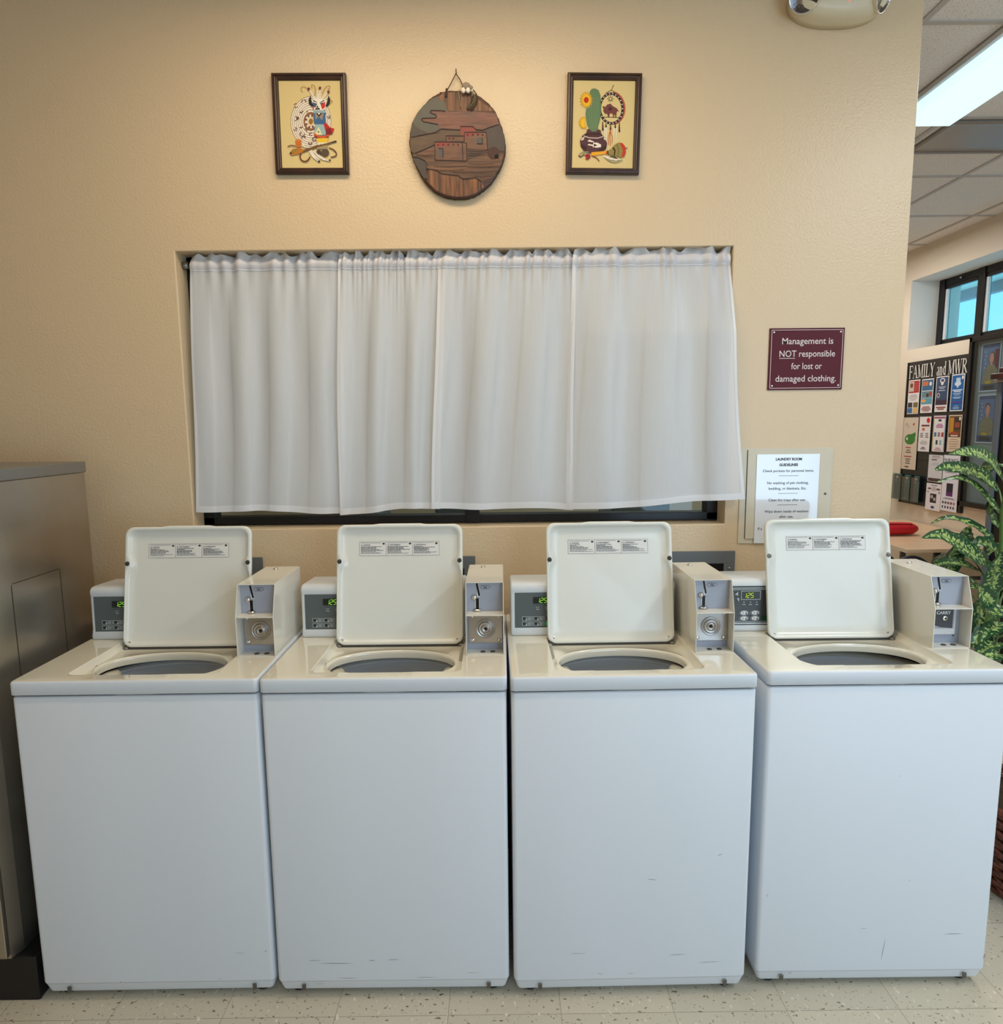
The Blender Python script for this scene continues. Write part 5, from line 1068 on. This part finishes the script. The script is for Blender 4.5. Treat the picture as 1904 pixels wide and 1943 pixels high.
# office chair
R = empty('office_chair', (2.46, 2.50, 0), label='black office chair with looped armrest in front of the light wood table', cat='chair')
cb = mat('chair_black', (26, 26, 28), .5)
mb = MB(); mb.lathe([(0, 0), (.20, .005), (.23, .03), (.22, .06), (0, .075)], (-.25, 0, .43), (0, 0, 1), cb, 28); mb.build('seat', R)
mb = MB(); bp_ = rrect(-.17, .17, -.15, .15, .12, 6, 4)
mb.rings([[(-.188+x*k, y0, .645+z*k) for x, z in bp_] for k, y0 in ((.9, -.12), (1, -.135), (1, -.16), (.9, -.175))], cb, True, True); mb.build('backrest', R)
for sg_ in (1, -1):
    mb = MB(); pts = catmull([(-.25+sg_*q, 0.0, z) for q, z in ((.22, .46), (.27, .58), (.30, .675), (.35, .712), (.40, .728), (.45, .722), (.50, .695), (.54, .655), (.555, .60))], 6); mb.tube(pts, .011, cb, 10); mb.build('armrest', R)
mb = MB(); mb.tube([(-.25, 0, .10), (-.25, 0, .43)], .025, lg, 12); mb.build('gas_column', R)
mb = MB()
for k in range(5):
    a = k*2*PI/5; mb.tube([(-.25, 0, .10), (-.25+.27*math.cos(a), .27*math.sin(a), .06)], .02, cb, 8, .6)
mb.build('star_base', R)
for k in range(5):
    a = k*2*PI/5; mb = MB(); mb.lathe([(.015, -.018), (.03, -.015), (.03, .015), (.015, .018)], (-.25+.27*math.cos(a), .27*math.sin(a), .03), (math.sin(a), -math.cos(a), 0), cb, 16); mb.build('castor', R)

# things seen below the curtains through the glass
R = empty('blue_chair', (.22, 1.30, 0), label='blue cushioned chair back seen through the window under the right curtains', cat='chair')
bl = mat('blue_fabric', (40, 92, 150), .8)
mb = MB(); bp_ = rrect(-.24, .24, 0, .40, .08, 6, 4)
mb.rings([[(x*k, y0, .72+.4*.5+(z-.2)*k) for x, z in bp_] for k, y0 in ((.9, .02), (1, 0), (1, -.04), (.9, -.06))], bl, True, True); mb.build('backrest', R)
mb = MB(); mb.box(-.24, .24, -.02, .44, .42, .50, bl); mb.build('seat', R, bevel=.03)
for x in (-.2, .2):
    for y in (.0, .4): mb = MB(); mb.tube([(x, y, 0), (x, y, .72 if y == 0 else .42)], .014, cb, 8); mb.build('leg', R)
fc = mat('filing_grey', (112, 122, 124), .4)
for x0, x1, y, h, lab in ((-.95, -.70, 1.95, 1.15, 'grey filing cabinet seen through the window below the leftmost curtain'), (.55, .85, 1.70, 1.20, 'grey filing cabinet seen through the window at its lower right'), (-.42, -.20, 2.35, 1.15, 'narrow grey filing cabinet seen through the window near its middle bar')):
    R = empty('filing_cabinet', (x0, y, 0), label=lab, cat='filing cabinet', group='filing cabinets in the office behind the window'); W_ = x1-x0
    mb = MB(); mb.box(0, W_, 0, .45, .0, h, fc); mb.build('carcass', R, bevel=.004)
    for k in range(3):
        mb = MB(); zb = .04+k*(h-.06)/3; mb.box(.01, W_-.01, -.014, -.001, zb, zb+(h-.09)/3, fc); d = mb.build('drawer', R, bevel=.002)
        mb = MB(); mb.box(W_*.3, W_*.7, -.03, -.0145, zb+(h-.09)/3*.7, zb+(h-.09)/3*.7+.015, chrome); mb.build('handle', d, bevel=.003)

# ------------------------------------------------------------------ plant in basket
LF = [
([[1.677, 0.55, 1.401], [1.598, 0.483, 1.455], [1.491, 0.417, 1.497], [1.351, 0.35, 1.496]], 0.0266) ,
([[1.721, 0.62, 1.354], [1.649, 0.59, 1.403], [1.567, 0.56, 1.433], [1.47, 0.53, 1.443], [1.41, 0.5, 1.435]], 0.022) ,
([[1.705, 0.58, 1.274], [1.67, 0.59, 1.325], [1.618, 0.6, 1.379], [1.565, 0.61, 1.401], [1.498, 0.62, 1.384]], 0.0162) ,
([[1.777, 0.7, 1.156], [1.762, 0.725, 1.191], [1.714, 0.75, 1.225], [1.65, 0.775, 1.238], [1.607, 0.8, 1.209]], 0.0151) ,
([[1.654, 0.55, 1.109], [1.587, 0.518, 1.147], [1.502, 0.485, 1.194], [1.415, 0.452, 1.229], [1.331, 0.42, 1.223]], 0.0248) ,
([[1.76, 0.8, 1.098], [1.737, 0.783, 1.138], [1.722, 0.767, 1.177], [1.724, 0.75, 1.208]], 0.0217) ,
([[1.668, 0.75, 1.02], [1.645, 0.717, 1.068], [1.626, 0.683, 1.118], [1.609, 0.65, 1.163]], 0.0309) ,
([[1.607, 0.45, 1.026], [1.578, 0.417, 1.075], [1.556, 0.383, 1.13], [1.544, 0.35, 1.192]], 0.0288) ,
([[1.565, 0.4, 1.001], [1.54, 0.383, 1.027], [1.505, 0.367, 1.052], [1.481, 0.35, 1.08]], 0.0215) ,
([[1.748, 0.7, 1.043], [1.659, 0.65, 1.082], [1.548, 0.6, 1.105], [1.428, 0.55, 1.093]], 0.017) ,
([[1.778, 0.75, 0.982], [1.714, 0.733, 1.015], [1.642, 0.717, 1.036], [1.566, 0.7, 1.041]], 0.0155) ,
([[1.727, 0.6, 1.133], [1.695, 0.6, 1.167], [1.657, 0.6, 1.175], [1.622, 0.6, 1.149]], 0.0236) ,
([[1.723, 0.6, 0.972], [1.678, 0.583, 1.002], [1.633, 0.567, 1.025], [1.594, 0.55, 1.022]], 0.0145) ,
([[1.69, 0.6, 0.963], [1.666, 0.583, 0.93], [1.65, 0.567, 0.887], [1.631, 0.55, 0.841]], 0.0236) ,
([[1.653, 0.5, 0.88], [1.627, 0.5, 0.888], [1.6, 0.5, 0.862], [1.586, 0.5, 0.821]], 0.0191) ,
([[1.604, 0.4, 0.944], [1.568, 0.383, 0.939], [1.526, 0.367, 0.924], [1.5, 0.35, 0.899]], 0.0182) ,
([[1.682, 0.5, 0.839], [1.642, 0.483, 0.845], [1.597, 0.467, 0.833], [1.558, 0.45, 0.813]], 0.0173) ,
([[1.599, 0.4, 1.0], [1.566, 0.38, 0.989], [1.529, 0.36, 0.992], [1.499, 0.34, 1.012]], 0.0182) ,
([[1.719, 0.6, 1.227], [1.698, 0.6, 1.255], [1.68, 0.6, 1.292], [1.685, 0.6, 1.329]], 0.02) ,
([[1.653, 0.45, 0.814], [1.615, 0.433, 0.829], [1.579, 0.417, 0.821], [1.55, 0.4, 0.81]], 0.0169) ,
]
PB = (1.815, .40)
R = empty('potted_plant', (PB[0], PB[1], 0), label='green and cream variegated leafy plant in a wicker basket right of the washers', cat='plant')
lm = leaf_mat(); stem_m = mat('stem_green', (74, 108, 48), .45, var=.3, vscale=30); pet_m = mat('petiole', (92, 118, 70), .5)
rg = random.Random(3)
extra = []
for k in range(16):   # the side of the plant beyond the photo's edge
    a = rg.uniform(-1.7, 1.9); z = .85+k*.042; r0, r1 = .10, rg.uniform(.32, .46); b = Vector((1.76, .46, z-.05))
    d = Vector((math.cos(a), math.sin(a), 0))
    extra.append(([list(b+d*r0+Vector((0, 0, .05))), list(b+d*(r0+r1)/2+Vector((0, 0, .10))), list(b+d*(r1-.04)+Vector((0, 0, .08))), list(b+d*r1+Vector((0, 0, .02)))], .030))
camp = Vector((-0.02535, -1.67756, 1.59788))
for idx, (sp_, wd_) in enumerate(LF+extra):
    P_ = catmull(sp_, 5); n = len(P_); vs = []; uvs = []; NA = 6
    face = (Vector((0, -.55, .83)) if idx < 20 else Vector((0, 0, 1)))
    if idx in (5, 6, 7, 8, 13): face = Vector((-.2, -1, .2))
    if idx in (0, 1, 4): face = Vector((-.1, -.8, .5))
    for i, p in enumerate(P_):
        t = i/(n-1); d = (P_[min(i+1, n-1)]-P_[max(i-1, 0)]).normalized(); nn = (face-d*face.dot(d)).normalized(); sd = d.cross(nn)
        prof = (math.sin(PI*min(1, t**.75*1.0))**.8)*(1-.25*t) if 0 < t < 1 else .01
        wv = wd_*1.55*max(prof, .015)*(1+.06*math.sin(i*1.7+idx))
        for k in range(NA+1):
            s = -1+2*k/NA; vs.append(p+sd*(s*wv)+nn*(-.28*wv*(1-abs(s))+.05*wv*math.sin(i*1.3+s*2))); uvs.append((s, t))
    fs = [(i*(NA+1)+k, i*(NA+1)+k+1, (i+1)*(NA+1)+k+1, (i+1)*(NA+1)+k) for i in range(n-1) for k in range(NA)]
    me = bpy.data.meshes.new('leaf'); off = Vector((PB[0], PB[1], 0)); me.from_pydata([tuple(v-off) for v in vs], [], fs); me.materials.append(lm)
    uvl = me.uv_layers.new(name='UVMap')
    for lp_ in me.loops: uvl.data[lp_.index].uv = uvs[lp_.vertex_index]
    for p in me.polygons: p.use_smooth = True
    o = bpy.data.objects.new('leaf', me); COL.objects.link(o); o.parent = R
    # petiole to the stem
    b = P_[0]; sx = Vector((1.66, .5, max(.62, b.z-.12)))
    mb = MB(); mb.tube([tuple(q-off) for q in catmull([sx, (sx+b)/2+Vector((0, 0, .012)), b, P_[2]], 4)], .0032, pet_m, 6, .6); mb.build('petiole', o)
mb = MB(); off = Vector((PB[0], PB[1], 0))
mb.tube([tuple(Vector(q)-off) for q in catmull([(1.80, .42, .30), (1.70, .48, .60), (1.612, .5, .80), (1.630, .5, .91), (1.648, .5, .98), (1.655, .5, 1.16), (1.648, .5, 1.30), (1.66, .5, 1.40)], 5)], .014, stem_m, 10, .45); mb.build('stem', R)
mb = MB(); mb.tube([tuple(Vector(q)-off) for q in catmull([(1.84, .40, .30), (1.86, .44, .8), (1.88, .46, 1.2), (1.86, .46, 1.45)], 5)], .013, stem_m, 10, .5); mb.build('stem', R)
# basket
wk = wood_mat('wicker', (64, 26, 18), (132, 72, 50), (60, 60, 30), .4)
mb = MB(); n = 56
def br_(z): return .165+.055*min(1, z/.30)**.7
for j in range(17):
    z = .012+j*.0185; pts = []
    for i in range(n+1):
        a = 2*PI*i/n; r = br_(z)+.006*math.sin(a*14+PI*(j % 2)); pts.append((r*math.cos(a), r*math.sin(a), z+.004*math.sin(a*14)))
    mb.tube(pts, .0085, wk, 6, cap=False)
mb.build('basket', R)
mb = MB(); mb.lathe([(.15, .008), (.157, .01), (.20, .29), (.19, .29), (.0, .285)], (0, 0, 0), (0, 0, 1), mat('potting_moss', (62, 50, 36), .9, bump=.003, bscale=60), 32); mb.build('planting_pot', R)
mb = MB(); mb.tube([((br_(.32)+.002)*math.cos(2*PI*i/40), (br_(.32)+.002)*math.sin(2*PI*i/40), .325) for i in range(41)], .012, wk, 8, cap=False); mb.build('basket_rim', R)
